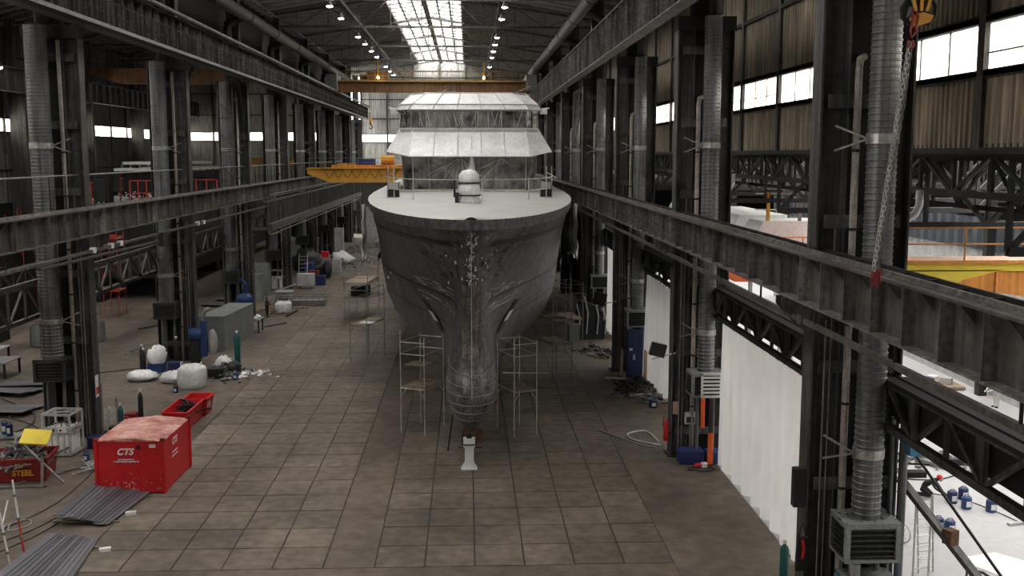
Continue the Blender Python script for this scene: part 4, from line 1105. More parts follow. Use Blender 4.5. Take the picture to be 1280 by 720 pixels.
m = MB()
for x in (-.7, .7): m.box(x-.15, -cd/2-.03, 0, x+.15, cd/2+.03, .06)
m.build('skid', DARK, ct, kind='stuff')
m = MB(); m.tube((.38, -cd/2-.03, 1.98), (.38, -cd/2+.02, 1.98), .09, 12); m.build('vent', DARK, ct)
m = MB(); m.box(.82, -cd/2-.02, 1.96, 1.08, -cd/2+.01, 2.10); m.build('white_plate', WHITE, ct)
TW = mat('lettering_white', (.8, .8, .8), .5, 0, .05, 3)
y_ = -cd/2-.012
text('lettering', 'CTS', .38, TW, ct, Matrix.Translation((-.2, y_, 1.78)) @ FRONT, shear=.35, bold=.012)
text('small_lettering', 'www.cts-group.eu', .09, TW, ct, Matrix.Translation((-.15, y_, 1.47)) @ FRONT, bold=.004)
text('small_lettering', 'e-mail: info@cts-group.eu', .1, TW, ct, Matrix.Translation((-.15, y_, 1.38)) @ FRONT, bold=.004)
text('lettering', 'CTS', .38, TW, ct, Matrix.Translation((cw/2+.012, -.35, 1.85)) @ EAST, shear=.35, bold=.012)
text('small_lettering', 'www.cts-group.eu', .1, TW, ct, Matrix.Translation((cw/2+.012, -.35, 1.42)) @ EAST, bold=.004)
text('small_lettering', 'info@cts-group.eu', .11, TW, ct, Matrix.Translation((cw/2+.012, -.35, 1.25)) @ EAST, bold=.004)
rnd = random.Random(5); m = MB()
for i in range(60):
    x = rnd.uniform(-1.3, 1.3); z = rnd.choice([rnd.uniform(.1, .9), rnd.uniform(.1, .5)]); 
    if i < 26: x = rnd.gauss(.05, .12)
    m.cbox((x, y_+.008, z), (rnd.uniform(.01, .07), .006, rnd.uniform(.01, .08)), ry=rnd.uniform(0, 3))
m.build('paint_chips', REDTOP, ct, kind='stuff', label='pale chips in the red paint')
# red skips behind the container
def skip(x, y, rz, w, d, h, mt, label, txt=None, scale=1):
    t = thing('skip', label, 'skip', (x, y, 0), rz); th = .05; k = .12
    def wallp(p, q, nm='side_panel'):
        m = MB(); (a, b), (c, e) = p, q; n = Vector((b[1]-a[1], a[0]-b[0], 0)).normalized()*th
        m.add([(a[0], a[1], .08), (b[0], b[1], .08), (e[0], e[1], h), (c[0], c[1], h), (a[0]-n.x, a[1]-n.y, .08), (b[0]-n.x, b[1]-n.y, .08), (e[0]-n.x, e[1]-n.y, h), (c[0]-n.x, c[1]-n.y, h)],
              [(0,1,2,3),(5,4,7,6),(0,4,5,1),(1,5,6,2),(2,6,7,3),(3,7,4,0)]); m.build(nm, mt, t)
    lo = [(-w/2+k, -d/2+k), (w/2-k, -d/2+k), (w/2-k, d/2-k), (-w/2+k, d/2-k)]; hi = [(-w/2, -d/2), (w/2, -d/2), (w/2, d/2), (-w/2, d/2)]
    for i in range(4): wallp((lo[i], lo[(i+1)%4]), (hi[i], hi[(i+1)%4]))
    m = MB(); m.box(-w/2+k, -d/2+k, .05, w/2-k, d/2-k, .12); m.build('base', mt, t)
    m = MB()
    for a, b in zip(hi, hi[1:]+hi[:1]): m.bar((*a, h), (*b, h), .09, .08)
    m.build('rim', mt, t)
    return t
sk = skip(-14.85, 53.6, -.02, 1.3, 3.0, 1.0, RED, 'open red skip right behind the big container')
sk2 = skip(-14.65, 56.0, -.02, 1.25, 1.5, .95, RED, 'second open red skip, behind the first, with scrap')
text('lettering', 'CTS', .34, TW, sk2, Matrix.Translation((.60, -.3, .6)) @ EAST, shear=.35, bold=.012)
rubble('scrap_pile', -14.9, 54.6, .9, 1.6, .5, 60, BLACK, 'black scrap heaped inside the red skip', 'scrap', z=.5, seed=3, long=True)
# red-brown scrap skip, lower left
sk3 = skip(-19.55, 44.9, .12, 2.7, 1.9, 1.05, REDD, 'dark red round nosed skip full of steel scrap at the left edge')
YT = mat('lettering_yellow', (.75, .35, .03), .5, 0, .05, 3)
text('lettering', 'STEEL', .34, YT, sk3, Matrix.Translation((.35, -.93, .45)) @ FRONT, bold=.012)
text('lettering', 'N  8', .26, YT, sk3, Matrix.Translation((.3, -.95, .78)) @ FRONT, bold=.012)
rubble('scrap_pile', -19.6, 45.0, 2.3, 1.6, .75, 150, SCRAP, 'heap of grey steel offcuts piled in the dark red skip', 'scrap', z=.75, seed=4, long=True)
m = MB((-18.9, 45.2, 1.5)); m.cbox((-18.95, 45.2, 1.72), (1.15, .95, .08), rz=.15, rx=.45, ry=.12); tag(m.build('yellow_panel', YELLR), 'bright yellow panel lying on the scrap in the dark red skip', 'panel')
for i, (a, b) in enumerate((((-18.9, 43.9, 1.7), (-17.2, 43.6, .12)), ((-18.1, 43.7, 1.3), (-18.05, 43.4, .02)), ((-19.5, 43.6, .06), (-17.3, 46.3, .06)), ((-20.4, 43.3, .06), (-17.9, 43.5, .06)))):
    m = MB(a); m.bar(a, b, .1, .07); tag(m.build('steel_bar', ALUD), ('long bar leaning from the yellow panel down to the floor', 'short upright bar leaning on the right end of the dark red skip', 'bar on the floor right of the dark red skip', 'bar on the floor in front of the dark red skip')[i], 'bar')
rubble('offcuts', -17.0, 46.2, 1.6, 1.6, .1, 26, LGREY, 'small pale offcuts on the floor right of the dark red skip', 'debris', seed=9, long=True)
# stacks of steel sheets
def sheets(x, y, L, Wd, rz, n, label, fan, seed):
    rnd = random.Random(seed); t = thing('sheet_stack', label, 'sheets', (x, y, 0), rz)
    for k in range(n):
        wv = Wd/n*2.0; xx = -Wd/2+Wd*k/(n-1); q = MB(); h = .03+.03*(n-1-k)
        q.cbox((0, 0, 0), (wv, L*rnd.uniform(.93, 1.0), .02)); q.build('steel_sheet', PLATE, t, loc=(xx*.8, rnd.uniform(-.1, .1), .06+h)).rotation_euler = (0, .01, fan*(k/(n-1)-.5)+rnd.uniform(-.012, .012))
    for s in (-1, 1):
        q = MB(); q.cbox((0, s*L*.36, .03), (Wd*1.08, .12, .06)); q.build('timber_bearer', WOOD, t)
    return t
sheets(-14.6, 40.5, 3.9, 2.35, -.06, 12, 'fanned stack of grey steel sheets touching the red container', -.12, 3)
sheets(-14.3, 34.9, 4.1, 2.1, .02, 12, 'fanned stack of violet grey steel sheets at the bottom left edge', .16, 4)
for i, p in enumerate(((-13.25, 39.9), (-12.95, 36.1))): m = MB((*p, 0)); m.cbox((*p, .06), (.4, .2, .12), rz=.3); tag(m.build('wood_block', WHITE), ('small white block under the sheets by the container', 'small pale block beside the bottom left sheets')[i], 'block')
# scaffold poles lower left
for i, (p, q, mt, lab) in enumerate((((-15.5, 34.4, 0), (-15.8, 34.3, 2.7), WHITE, 'white scaffold pole standing at the left edge, nearer one'), ((-15.6, 35.7, 0), (-15.9, 35.8, 2.75), REDSC, 'red and white scaffold pole standing behind the white one'))):
    t = thing('scaffold_pole', lab, 'pole', p); m = MB(p); m.tube(p, q, .035, 8); m.build('tube', mt, t)
    if i: m = MB(p); a = Vector(p).lerp(Vector(q), .5); m.tube(a, Vector(q)+Vector((0,0,.0)), .038, 8); m.build('upper_tube', WHITE, t)
    for u in (.25, .5, .8): m = MB(p); a = Vector(p).lerp(Vector(q), u); m.cbox(a, (.11, .11, .09)); m.build('coupler', ALUD, t)
m = MB((-15.5, 34.4, 1.6)); m.tube((-15.75, 34.5, 1.6), (-16.1, 35.8, 2.0), .03, 6); tag(m.build('cross_tube', ALU), 'tube tied across the two standing scaffold poles', 'tube')
cable([(-17.3, 38), (-17.6, 38.8), (-17, 39.4), (-16.7, 38.8), (-17.2, 38.2), (-17.5, 39.0)], 'coil of grey hose on the floor behind the scaffold poles', .03, LGREY)
# cables on the floor
cable([(-20.5, 35), (-18.2, 37.2), (-16.8, 40.5), (-16.6, 44), (-16.9, 47.5), (-17.6, 50)], 'black cable running along the floor left of the red container')
cable([(-19.5, 34.2), (-17.4, 36.5), (-16.2, 38.8), (-15.6, 42.2)], 'black cable running under the container corner')
cable([(-17.6, 34), (-16.7, 36), (-15.9, 38), (-15.4, 41)], 'black cable nearest the sheet stacks')
cable([(-24, 46), (-22, 49), (-21.5, 52), (-24, 55), (-28, 57)], 'thick cable crossing the dark floor behind the first left column', .03)
cable([(-26, 50), (-23, 52.5), (-23.5, 56), (-27, 60)], 'second cable crossing behind the first left column', .03)
cable([(-25, 66), (-22, 68), (-19, 68.5), (-17.5, 66)], 'cable across the aisle before the second left column', .03)
# ---- gas bottle rack
def rack(x, y, rz, label):
    t = thing('bottle_rack', label, 'rack', (x, y, 0), rz); w, d, h = 1.3, 1.25, 2.0
    for sx in (-1, 1):
        for sy in (-1, 1): m = MB(); m.box(sx*w/2-.04, sy*d/2-.04, .08, sx*w/2+.04, sy*d/2+.04, h); m.build('corner_post', LGREY, t)
    for z in (.12, 1.22, h):
        m = MB()
        for sy in (-1, 1): m.box(-w/2, sy*d/2-.03, z-.05, w/2, sy*d/2+.03, z+.05)
        for sx in (-1, 1): m.box(sx*w/2-.03, -d/2, z-.05, sx*w/2+.03, d/2, z+.05)
        m.build('frame_ring', LGREY, t, kind='stuff')
    m = MB(); m.box(-w/2, -d/2-.03, 1.12, w/2, -d/2-.01, 1.42); m.box(w/2+.01, -d/2, 1.12, w/2+.03, d/2, 1.42); m.build('sign_panel', LGREY, t, kind='stuff')
    for px_, mt in ((-.12, RED), (.22, RED)):
        m = MB(); m.cbox((px_, -d/2-.045, 1.28), (.11, .01, .11), ry=pi/4); m.build('hazard_diamond', DARK if px_ < 0 else REDD, t)
    m = MB(); m.box(.08, -d/2-.038, 1.18, .5, -d/2-.03, 1.4); m.build('white_plate', WHITE, t)
    m = MB()
    for a in range(4):
        for b in range(4):
            if 0 < a < 3 and 0 < b < 3 : continue
            X = -.46+a*.307; Y = -.44+b*.293
            q = MB(); q.lathe([(.12, .15), (.13, .2), (.13, 1.12), (.09, 1.25), (.04, 1.32), (.04, 1.4)], (X, Y, 0), 10); q.build('gas_bottle', WHITE, t, smooth=True)
            m.tube((X, Y, 1.4), (0, 0, 1.55), .015, 4)
    m.build('manifold', DARK, t, kind='stuff')
    m = MB(); m.bar((-w/2, -d/2, h), (w/2, d/2, h), .06, .03); m.bar((-w/2, 0, h), (w/2, 0, h), .08, .03); m.build('lifting_bar', LGREY, t, kind='stuff')
    m = MB(); m.box(-w/2+.03, -d/2+.03, .03, w/2-.03, d/2-.03, .1); m.build('base_plate', LGREY, t)
    return t
rk = rack(-19.1, 48.6, -.1, 'grey rack of white gas bottles standing by the first left column')
dup(rk, (-20.0, 109.2, 0), 'grey rack of white gas bottles far back beyond the third left column', 0)
canister(-17.6, 47.3, BLUE, 'blue canister on the floor right of the near gas bottle rack')
canister(-23.2, 51.8, BLUE, 'blue canister at the left, rear one of the pair on the tray', h=.6); canister(-22.8, 51.4, NAVY, 'blue canister at the left, front one of the pair on the tray', h=.6)
crate('tray', -23, 51.6, 0, 1.4, 1.0, .08, GREYM, 'low grey tray under two blue canisters at the left edge', 'tray', ribs=False).location.z = -.0
for o_ in COL.objects:
    if o_.name.startswith('canister') and o_.parent is None and o_.location.x < -22: o_.location.z = .12
crate('tool_chest', -17.6, 49.6, 0, 1.3, .7, .5, NAVY, 'navy tool chest on the floor behind the bottle rack', 'chest')
gas_cyl(-17.5, 51.9, GREEN, 'green gas cylinder in the group right of the first left column', 1.5, .14)
gas_cyl(-16.9, 53.2, DARK, 'tall dark gas cylinder standing apart right of the first left column', 1.9, .13)
gas_cyl(-17.9, 51.5, LGREY, 'pale topped gas cylinder against the first left column', 1.4, .12)
crate('welding_set', -17.2, 52.6, 0, .5, .6, .9, REDD, 'dark red welding set between the gas cylinders', 'machine')
crate('welding_set', -17.3, 50.7, 0, .6, .5, .7, DARK, 'black welding set behind the red container', 'machine')
rubble('equipment_heap', -16.7, 50.7, 2.0, 2.0, .4, 60, RUBBER, 'tangle of black hoses and torches behind the red container', 'equipment', seed=12, long=True)
t = thing('trolley_post', 'thin grey upright frame between the column and the container', 'frame', (-16.9, 49.6, 0)); m = MB(); m.bar((0,0,0), (0,0,2.4), .06); m.bar((0,0,1.2), (.5,.2,1.2), .05); m.bar((.5,.2,0), (.5,.2,1.2), .05); m.build('frame', ALUD, t)
m = MB((XLc+.1, 51.4, 2.0)); m.box(XLc+.03, 51.45, 2.0, XLc+.06, 51.85, 3.1); s_ = tag(m.build('notice_board', WHITE), 'white and red notice on the first left column', 'sign'); m = MB((XLc+.1, 51.4, 2.0)); m.box(XLc+.06, 51.48, 2.15, XLc+.07, 51.82, 2.5); m.build('red_field', RED, s_)
m = MB(); m.tube((0, 0, .03), (0, 0, 2.4), .9, 20); o_ = m.build('tank', GREYM, loc=(XLc-1.1, 52.9, 0)); tag(o_, 'grey round tank behind the first left column', 'tank')
# heap at the second left column
def bag(x, y, r, label, seed):
    t = thing('bulk_bag', label, 'bag', (x, y, 0))
    random.seed(seed); m = MB(); n = 18
    for j in range(9):
        z = r[2]*2*j/8
        for i in range(n):
            a = 2*pi*i/n; q = 1/(abs(cos(a))**4+abs(sin(a))**4)**.25
            k = (1+.12*sin(pi*j/8))*(1 if j < 8 else .72)*random.uniform(.94, 1.05)
            m.v.append((r[0]*cos(a)*q*k, r[1]*sin(a)*q*k, max(0.01, z+(random.uniform(-.05, .05) if j else 0))))
    m.f = [(j*n+i, j*n+(i+1)%n, (j+1)*n+(i+1)%n, (j+1)*n+i) for j in range(8) for i in range(n)]+[tuple(range(8*n, 9*n)), tuple(range(n))[::-1]]
    m.build('fabric', FILM, t, smooth=True)
    for sx in (-1, 1): q = MB(); q.poly([(sx*r[0]*.8, -.2, r[2]*1.95), (sx*r[0]*.85, -.1, r[2]*2.3), (sx*r[0]*.8, .15, r[2]*2.25), (sx*r[0]*.75, .2, r[2]*1.9)], .03, 5); q.build('lifting_loop', WHITE, t)
    return t
bag(-16.75, 62.6, (.72, .72, .68), 'big white bulk bag standing before the second left column', 2)
crumple('plastic_heap', (-18.15, 63.9, .3), (.8, .6, .42), FILM, 'crumpled white sheeting left of the big bulk bag', 'sheeting', .2, 5)
crumple('plastic_heap', (-20.35, 64.6, .28), (.95, .6, .38), FILM, 'low crumpled white sheeting farthest left in the heap', 'sheeting', .2, 6)
bag(-16.45, 92.6, (.62, .6, .5), 'white bulk bag on the aisle floor beside the standing worker', 8)
canister(-17.35, 61.2, NAVY, 'blue canister in front of the big bulk bag'); canister(-14.6, 64.7, BLUE, 'blue bucket right of the big bulk bag', .34, .4)
rubble('rubbish_heap', -15.6, 66.0, 2.6, 3.0, .7, 150, SCRAP, 'rubbish heap of scraps and sacks right of the second left column', 'rubbish', seed=21)
rubble('rubbish_heap', -14.3, 65.8, 3.2, 2.0, .1, 60, WHITE, 'scattered white scraps on the floor right of the bulk bag', 'rubbish', seed=22)
crumple('rubbish_sack', (-15.9, 67.2, .5), (.55, .5, .5), FILM, 'white sack on the rubbish heap', 'sack', .25, 9)
crumple('rubbish_sack', (-15.0, 66.3, .4), (.45, .45, .45), TARP, 'black sack on the rubbish heap', 'sack', .2, 10)
crate('open_bin', -15.9, 65.1, 0, .9, .6, .6, BLACK, 'black bin right of the big bulk bag', 'bin')
gas_cyl(-15.3, 68.6, GREEN, 'tall green gas cylinder right of the rubbish heap', 2.3, .2)
for i, (x, y, h) in enumerate(((-21.3, 67.8, 1.6), (-21.0, 67.1, 1.5), (-19.4, 69.0, 1.9))): gas_cyl(x, y, DARK, 'dark gas cylinder left of the second column, %s' % ('leftmost', 'in the middle', 'against the duct')[i], h, .16)
crumple('covered_machine', (-20.2, 67.4, .95), (.6, .5, .75), FILM, 'machine covered with white plastic left of the second column', 'machine', .22, 14)
crate('compressor_box', -20.2, 67.3, 0, 1.0, .8, .55, BLUE, 'pale blue machine base under white plastic', 'machine')
crate('blue_crate', -18.9, 66.8, 0, .8, .6, .7, NAVY, 'navy crate in front of the second left column', 'crate')
t = thing('extraction_fan', 'blue extraction fan with bent pipe at the second left column', 'fan', (-18.2, 69.3, 0))
m = MB(); m.tube((-.35, 0, 2.1), (.45, 0, 2.1), .42, 14); m.build('motor', BLUE, t); m = MB(); m.box(.35, -.2, .6, .75, .2, 3.0); m.build('housing', BLUE, t); m = MB(); m.poly([(.55, 0, 2.9), (.55, 0, 3.4), (.7, 0, 3.7), (1.0, 0, 3.8)], .14, 8); m.build('bent_pipe', GREYM, t); m = MB(); m.box(-.3, -.2, .0, .3, .2, 1.7); m.build('stand', DARK, t)
m = MB(); m.ball((0, 0, 0), (.35, .25, .9), 10, 8); tag(m.build('pale_canister', LGREY, smooth=True, loc=(-17.15, 69.6, 1.5)), 'pale oval tank mounted on the second left column', 'tank')
t = crate('steel_cabinet', -18.0, 77.6, 0, 1.9, 6.8, 2.5, GREYM, 'long grey steel cabinet between second and third left columns', 'cabinet', rz=-.10)
canister(-17.6, 80.0, NAVY, 'dark blue drum beside the steel cabinet', .9, 1.3)
t = thing('work_table', 'table loaded with white papers and boxes before the third left column', 'table', (-17.4, 82.5, 0))
m = MB(); m.box(-1.4, -.9, 1.0, 1.0, .9, 1.08); m.build('top', GREYM, t)
for sx in (-1.3, .9):
    for sy in (-.8, .8): m = MB(); m.box(sx-.05, sy-.05, 0, sx+.05, sy+.05, 1.0); m.build('leg', DARK, t)
rubble('table_clutter', -17.6, 82.5, 2.0, 1.6, .3, 40, WHITE, 'white boxes and papers on the loaded work table', 'clutter', z=1.1, seed=31)
t = thing('dust_extractor', 'blue machine with bent pipe at the third left column', 'machine', (-18.9, 88.2, 0)); m = MB(); m.ball((0, 0, 1.8), (.75, .6, .6), 12, 8); m.build('drum', BLUE, t); m = MB(); m.poly([(.1, 0, 2.2), (.1, 0, 3.1), (-.2, 0, 3.5), (-.4, 0, 3.4)], .16, 8); m.build('bent_pipe', BLUE, t); m = MB(); m.box(-.1, -.1, 0, .1, .1, 1.3); m.build('stand', RUST, t)
cable([(-20, 80), (-21, 84), (-19.8, 88), (-22, 92), (-24, 95)], 'hose on the floor left of the third column', .04)
m = MB((-16, 86, 0)); m.poly([(-16.6, 84.6, .04), (-15.8, 85.6, .04), (-15.2, 86.6, .04)], .07, 5); tag(m.build('hose', RUBBER), 'short black hose on the aisle floor', 'hose')
rubble('timber_pile', -17.6, 93.0, 2.2, 2.2, .8, 40, WOOD, 'pile of pale timber left of the standing worker', 'timber', seed=41, long=True)
# pallets and things around the worker
pallet(-15.2, 95.2, .1, 'wooden pallet on the aisle floor beyond the white bag')
t = thing('mesh_bundle', 'long low grey mesh crate on the floor behind the pallet', 'crate', (-15.6, 97.2, 0)); m = MB()
for z in (.1, .5, .95):
    for a, b in (((-2.3, -.7), (2.3, -.7)), ((2.3, -.7), (2.3, .7)), ((2.3, .7), (-2.3, .7)), ((-2.3, .7), (-2.3, -.7))): m.bar((*a, z), (*b, z), .07)
for i in range(9):
    for s in (-.7, .7): m.bar((-2.3+i*.575, s, .05), (-2.3+i*.575, s, .95), .05)
m.build('cage', ALUD, t, kind='stuff'); m = MB(); m.box(-2.2, -.6, .05, 2.2, .6, .5); m.build('contents', GREYM, t)
t = thing('shelf_stack', 'white slatted stack of trays behind the white bag', 'stack', (-17.3, 98.0, 0))
for k in range(5): m = MB(); m.box(-.8, -.6, .12+k*.26, .8, .6, .22+k*.26); m.build('tray', LGREY, t)
m = MB(); m.bar((-.8, 0, 1.2), (1.1, 0, 1.9), .1); m.build('sloping_bar', LGREY, t)
m = MB((-15.5, 91.5, .1)); m.tube((-15.75, 90, .1), (-15.35, 93.4, .1), .1, 8); tag(m.build('steel_tube', RUBBER), 'black tube lying on the aisle floor right of the worker', 'tube')
ladder((-17.7, 111.4, 0), (-17.7, 112.6, 3.4), (.9, 0, 0), 8, 'aluminium step ladder standing beyond the pallets')
crate('white_cabinet', -17.0, 109.5, .35, 1.7, 1.2, 1.2, LGREY, 'pale grey machine on legs right of the ladder', 'machine')
m = MB((-17, 109.5, 0))
for sx in (-.75, .75): m.box(-17+sx-.06, 109, 0, -17+sx+.06, 110, .36)
tag(m.build('trestle', ALUD), 'low trestle carrying the pale grey machine', 'trestle')
tarps = [(-17.4, 121, .9, (1.5, 2.0, 1.0)), (-16.0, 118.5, .9, (.5, .6, 1.1)), (-19.2, 125, 1.3, (1.8, 2, 1.5))]
for i, (x, y, z, r) in enumerate(tarps): crumple('covered_machine', (x, y, z), r, TARP, ('wide dark covered machine far along the left columns', 'tall dark covered machine at the aisle edge', 'dark covered machine behind the wide one')[i], 'machine', .15, 50+i)
crate('red_box', -16.4, 120, 2.3, .8, .8, .6, RED, 'small red box on top of the dark covered machines', 'box', ribs=False)
rubble('equipment_heap', -16.0, 131, 2.4, 6, 1.0, 120, SCRAP, 'far heap of mixed equipment beside the left columns', 'equipment', seed=61)
rubble('equipment_heap', -14.5, 150, 8, 22, 1.4, 260, SCRAP, 'wide grey heap of parts at the far left end of the hall', 'equipment', seed=62, long=True)
rubble('equipment_heap', -12.5, 136, 4, 8, 1.2, 120, GREYM, 'low grey machinery group in the far aisle', 'equipment', seed=63)
crumple('plastic_heap', (-16.2, 134, .7), (1.5, 1.3, .9), FILM, 'white plastic covered goods far down the left aisle', 'sheeting', .25, 71)
crumple('plastic_heap', (-12.6, 158, 1.0), (1.4, 1.2, 1.2), FILM, 'white sheeting at the far end by the hall wall', 'sheeting', .25, 72)
for i, (x, y, w, h) in enumerate(((-17.2, 140, 1.2, 4.2), (-14.6, 160, 2.6, 6.0))): crate('tall_cabinet', x, y, 0, w, .6, h, LGREY, ('pale tall cabinet far down the left aisle', 'pale tall board near the far hall wall')[i], 'cabinet', ribs=False)
for i, (x, y, h) in enumerate(((-20.5, 100, 2.6), (-20.6, 104, 3.2), (-21.2, 128, 3.6))): crate('switch_cabinet', x, y, 0, 1.6, 1.2, h, GREYM, 'grey switch cabinet beyond the third left column, %s' % ('nearest', 'middle', 'farthest')[i], 'cabinet')
crumple('plastic_heap', (-21, 115, 3.2), (1.2, 1, 1.0), FILM, 'white bundle on stored goods beyond the fourth left column', 'sheeting', .25, 73)
crate('storage_box', -21, 115, 0, 2.6, 2.2, 2.4, GREYM, 'grey storage box under the white bundle', 'box')

# ---- left hall: dark stored goods, red scaffolds, ship section
tower(-31.0, 92.0, .05, 1.3, 2.2, 7.2, [2.2, 6.7], 'tall red scaffold tower in the left hall with red toe boards', REDSC)
for i, z in enumerate((2.35, 6.9)): m = MB((-31, 91, z)); m.box(-31.65, 90.75, z-.15, -30.35, 90.85, z+.25); tag(m.build('toe_board', REDSC), '%s red toe board on the tall red scaffold' % ('lower', 'upper')[i], 'board')
tower(-27.3, 73, .1, 1.2, 1.8, 3.4, [1.6], 'low grey scaffold behind the first left column', ALUD)
tower(-37, 76, 0, 1.3, 2.4, 9, [3, 6], 'dark red scaffold at the left edge of the left hall', REDSC)
tower(-34, 70, 0, 1.3, 2.4, 9, [3, 6], 'thin red scaffold nearer in the left hall', REDSC)
tower(-38, 90, 0, 1.3, 2.4, 9, [3, 6], 'thin red scaffold farther in the left hall', REDSC)
for i in range(6):
    o_ = crate('storage_box', -40+(i%2)*3, 62+i*14, 0, 4, 8, 4.5+(i*7%3), BLACK, 'dark stored block along the far side of the left hall, %s' % ORD[i], 'block')
lattgirder(-33, 60, 130, 4.2, 1.5, 'dark lattice girder low in the left hall', 34, False)
lattgirder(-27.5, 74, 150, 3.9, 1.6, 'dark lattice beam in front of the red scaffold in the left hall', 34, False)
ss = thing('ship_section', 'dark ship section under build in the left hall with white upper works', 'ship', (-33, 128, 0))
m = MB(); m.prism([(-4.5, -26, 2), (4.5, -26, 2), (6.3, -26, 5), (6.6, -26, 9.2), (-6.6, -26, 9.2), (-6.3, -26, 5)], (0, 60, 0)); m.build('hull_block', BLACK, ss)
m = MB(); m.box(-6.6, -26, 9.2, 6.6, 34, 9.35); m.build('deck', GREYM, ss)
m = MB(); m.box(-4.6, -12, 9.35, 1.5, 10, 12.2); m.build('deckhouse', BLACK, ss)
m = MB(); m.box(-5.2, -13, 12.2, 2.4, 8, 12.5); m.box(-4.6, -12, 12.9, 1.2, 4, 13.2); m.build('white_deck', WHITE, ss, kind='stuff')
m = MB()
for i in range(7): m.box(-4.6+i*.95, -12.4, 12.5, -4.5+i*.95, -12.3, 12.9)
m.build('deck_window_bar', LGREY, ss, kind='stuff')
for i, (x, y, w) in enumerate(((-5.9, -25, 3.2), (-2.0, -18, 3.4), (1.6, -14, 4.4), (-6.2, -8, 2.4))):
    m = MB()
    for z in (9.4, 10.0, 11.3): m.bar((x, y, z), (x+w, y, z), .12)
    for k in range(5): m.bar((x+w*k/4, y, 9.35), (x+w*k/4, y, 11.3), .12)
    m.build('red_frame', REDSC, ss, label='red steel guard frame')
m = MB(); m.box(-6.5, -26.1, 9.35, -3.6, -25.9, 11.0); m.build('white_panel', WHITE, ss); m = MB(); m.box(-2.9, -26.1, 9.35, -1.7, -24, 11.6); m.build('dark_cabin', DARK, ss)
rubble('deck_clutter', -34, 108, 9, 12, .9, 120, WHITE, 'pale loose gear on the deck of the ship section', 'gear', z=9.35, seed=81)
rubble('deck_clutter', -29, 125, 6, 20, .9, 120, GREYM, 'grey loose gear along the edge of the ship section', 'gear', z=9.35, seed=82)
for i in range(5): m = MB((-33, 106+11*i, 0)); m.box(-35.5, 105+11*i, 0, -30.5, 107+11*i, 2.0); tag(m.build('keel_block', BLACK), 'dark support block under the ship section, %s' % ORD[i], 'block')
# benches and vats left of the first column
for i, (x, y) in enumerate(((-30.6, 66.5), (-33.0, 70.5))):
    t = thing('work_bench', ('steel work bench at the left edge with pale top', 'second steel bench farther at the left edge')[i], 'bench', (x, y, 0))
    m = MB(); m.box(-1.6, -1.2, .95, 1.6, 1.2, 1.02); m.build('top', LGREY if i else GREYM, t)
    for sx in (-1.5, 1.5):
        for sy in (-1.1, 1.1): m = MB(); m.box(sx-.06, sy-.06, 0, sx+.06, sy+.06, .95); m.build('leg', DARK, t)
for i, (x, y, r, h) in enumerate(((-29.6, 75.5, 1.0, 1.7), (-31.3, 77.5, 1.1, 1.5), (-28.4, 79, .9, 1.5))):
    m = MB((x, y, 0)); m.lathe([(r*.95, 0), (r, .05), (r, h), (r*.93, h), (r*.93, .2)], (x, y, 0), 20, True, True); tag(m.build('steel_vat', GREYM), 'open grey steel vat behind the first left column, %s' % ('middle one', 'left one', 'right one')[i], 'vat')
for i, (x, y, rz) in enumerate(((-26.5, 57, .3), (-28, 62, .1), (-25.8, 63.5, .5))):
    sheets(x, y, 5.5, 2.2, rz+1.2, 7, 'grey sheets lying on the dark floor left of the first column, %s' % ('nearest', 'farthest', 'middle')[i], .1, 20+i)
rubble('bar_pile', -22.5, 73.5, 3.4, 2.6, .3, 40, ALUD, 'loose dark bars on the floor before the second left column', 'bars', seed=91, long=True)
rubble('bar_pile', -23.5, 88, 2.6, 3.0, .4, 50, LGREY, 'loose pale bars on the floor behind the second left column', 'bars', seed=92, long=True)
rubble('bar_pile', -25.6, 90, 2.2, 3.0, .5, 50, DARK, 'dark offcuts on the floor left of the pale bars', 'bars', seed=93, long=True)
for i, (x, y) in enumerate(((-23.4, 97.5), (-22.9, 101))): sheets(x, y, 3.0, 2.0, 1.2, 4, 'pale grey plates on the floor by the third left column, %s' % ('nearer', 'farther')[i], .1, 40+i)
cable([(-26.6, 84), (-24.5, 86.6), (-21.6, 86.0), (-21.3, 83.2), (-23.2, 80.2)], 'cable looping over the floor behind the second left column', .04)
m = MB((-20.6, 77, 0)); m.cbox((-20.6, 76.6, .08), (.25, 2.0, .12), rz=-.9); tag(m.build('wood_beam', WOOD), 'pale timber beam on the floor left of the second column', 'beam')

# ================================================================== RIGHT SIDE AT THE COLUMNS
t = thing('locker', 'tall dark blue locker beside the third right column', 'locker', (10.5, 66.0-1.6, 0)); m = MB(); m.box(-.47, -.3, .05, .47, .3, 3.0); m.build('body', NAVY, t)
m = MB(); m.box(-.43, -.33, .1, -.01, -.3, 2.95); m.build('door', NAVY, t); m = MB(); m.box(.01, -.33, .1, .43, -.3, 2.95); m.build('door', NAVY, t); m = MB(); m.box(-.36, -.345, 1.75, -.16, -.33, 1.9); m.build('label_plate', WHITE, t); m = MB(); m.box(-.12, -.345, 1.15, .0, -.33, 1.5); m.build('lock', LGREY, t)
for i, (x, y) in enumerate(((9.75, 64.6), (11.15, 63.9))): m = MB((x, y, 0)); m.prism([(x-.09, y, 0), (x+.09, y, 0), (x+.09, y, 1.7), (x-.05, y, 1.8)], (0, .3, 0)); tag(m.build('wood_board', mat('plywood%d' % i, (.42, .30, .18), .7, 0, .2, 2)), 'light wooden board leaning %s the blue locker' % ('left of', 'right of')[i], 'board')
rubble('junk_pile', 10.0, 61.0, 2.4, 3.6, .8, 150, TARP, 'dark junk pile on the floor before the second white curtain', 'junk', seed=101)
rubble('junk_pile', 10.2, 58.2, 1.8, 2.4, .2, 50, ALUD, 'low scatter of metal bits near the curtain foot', 'junk', seed=102, long=True)
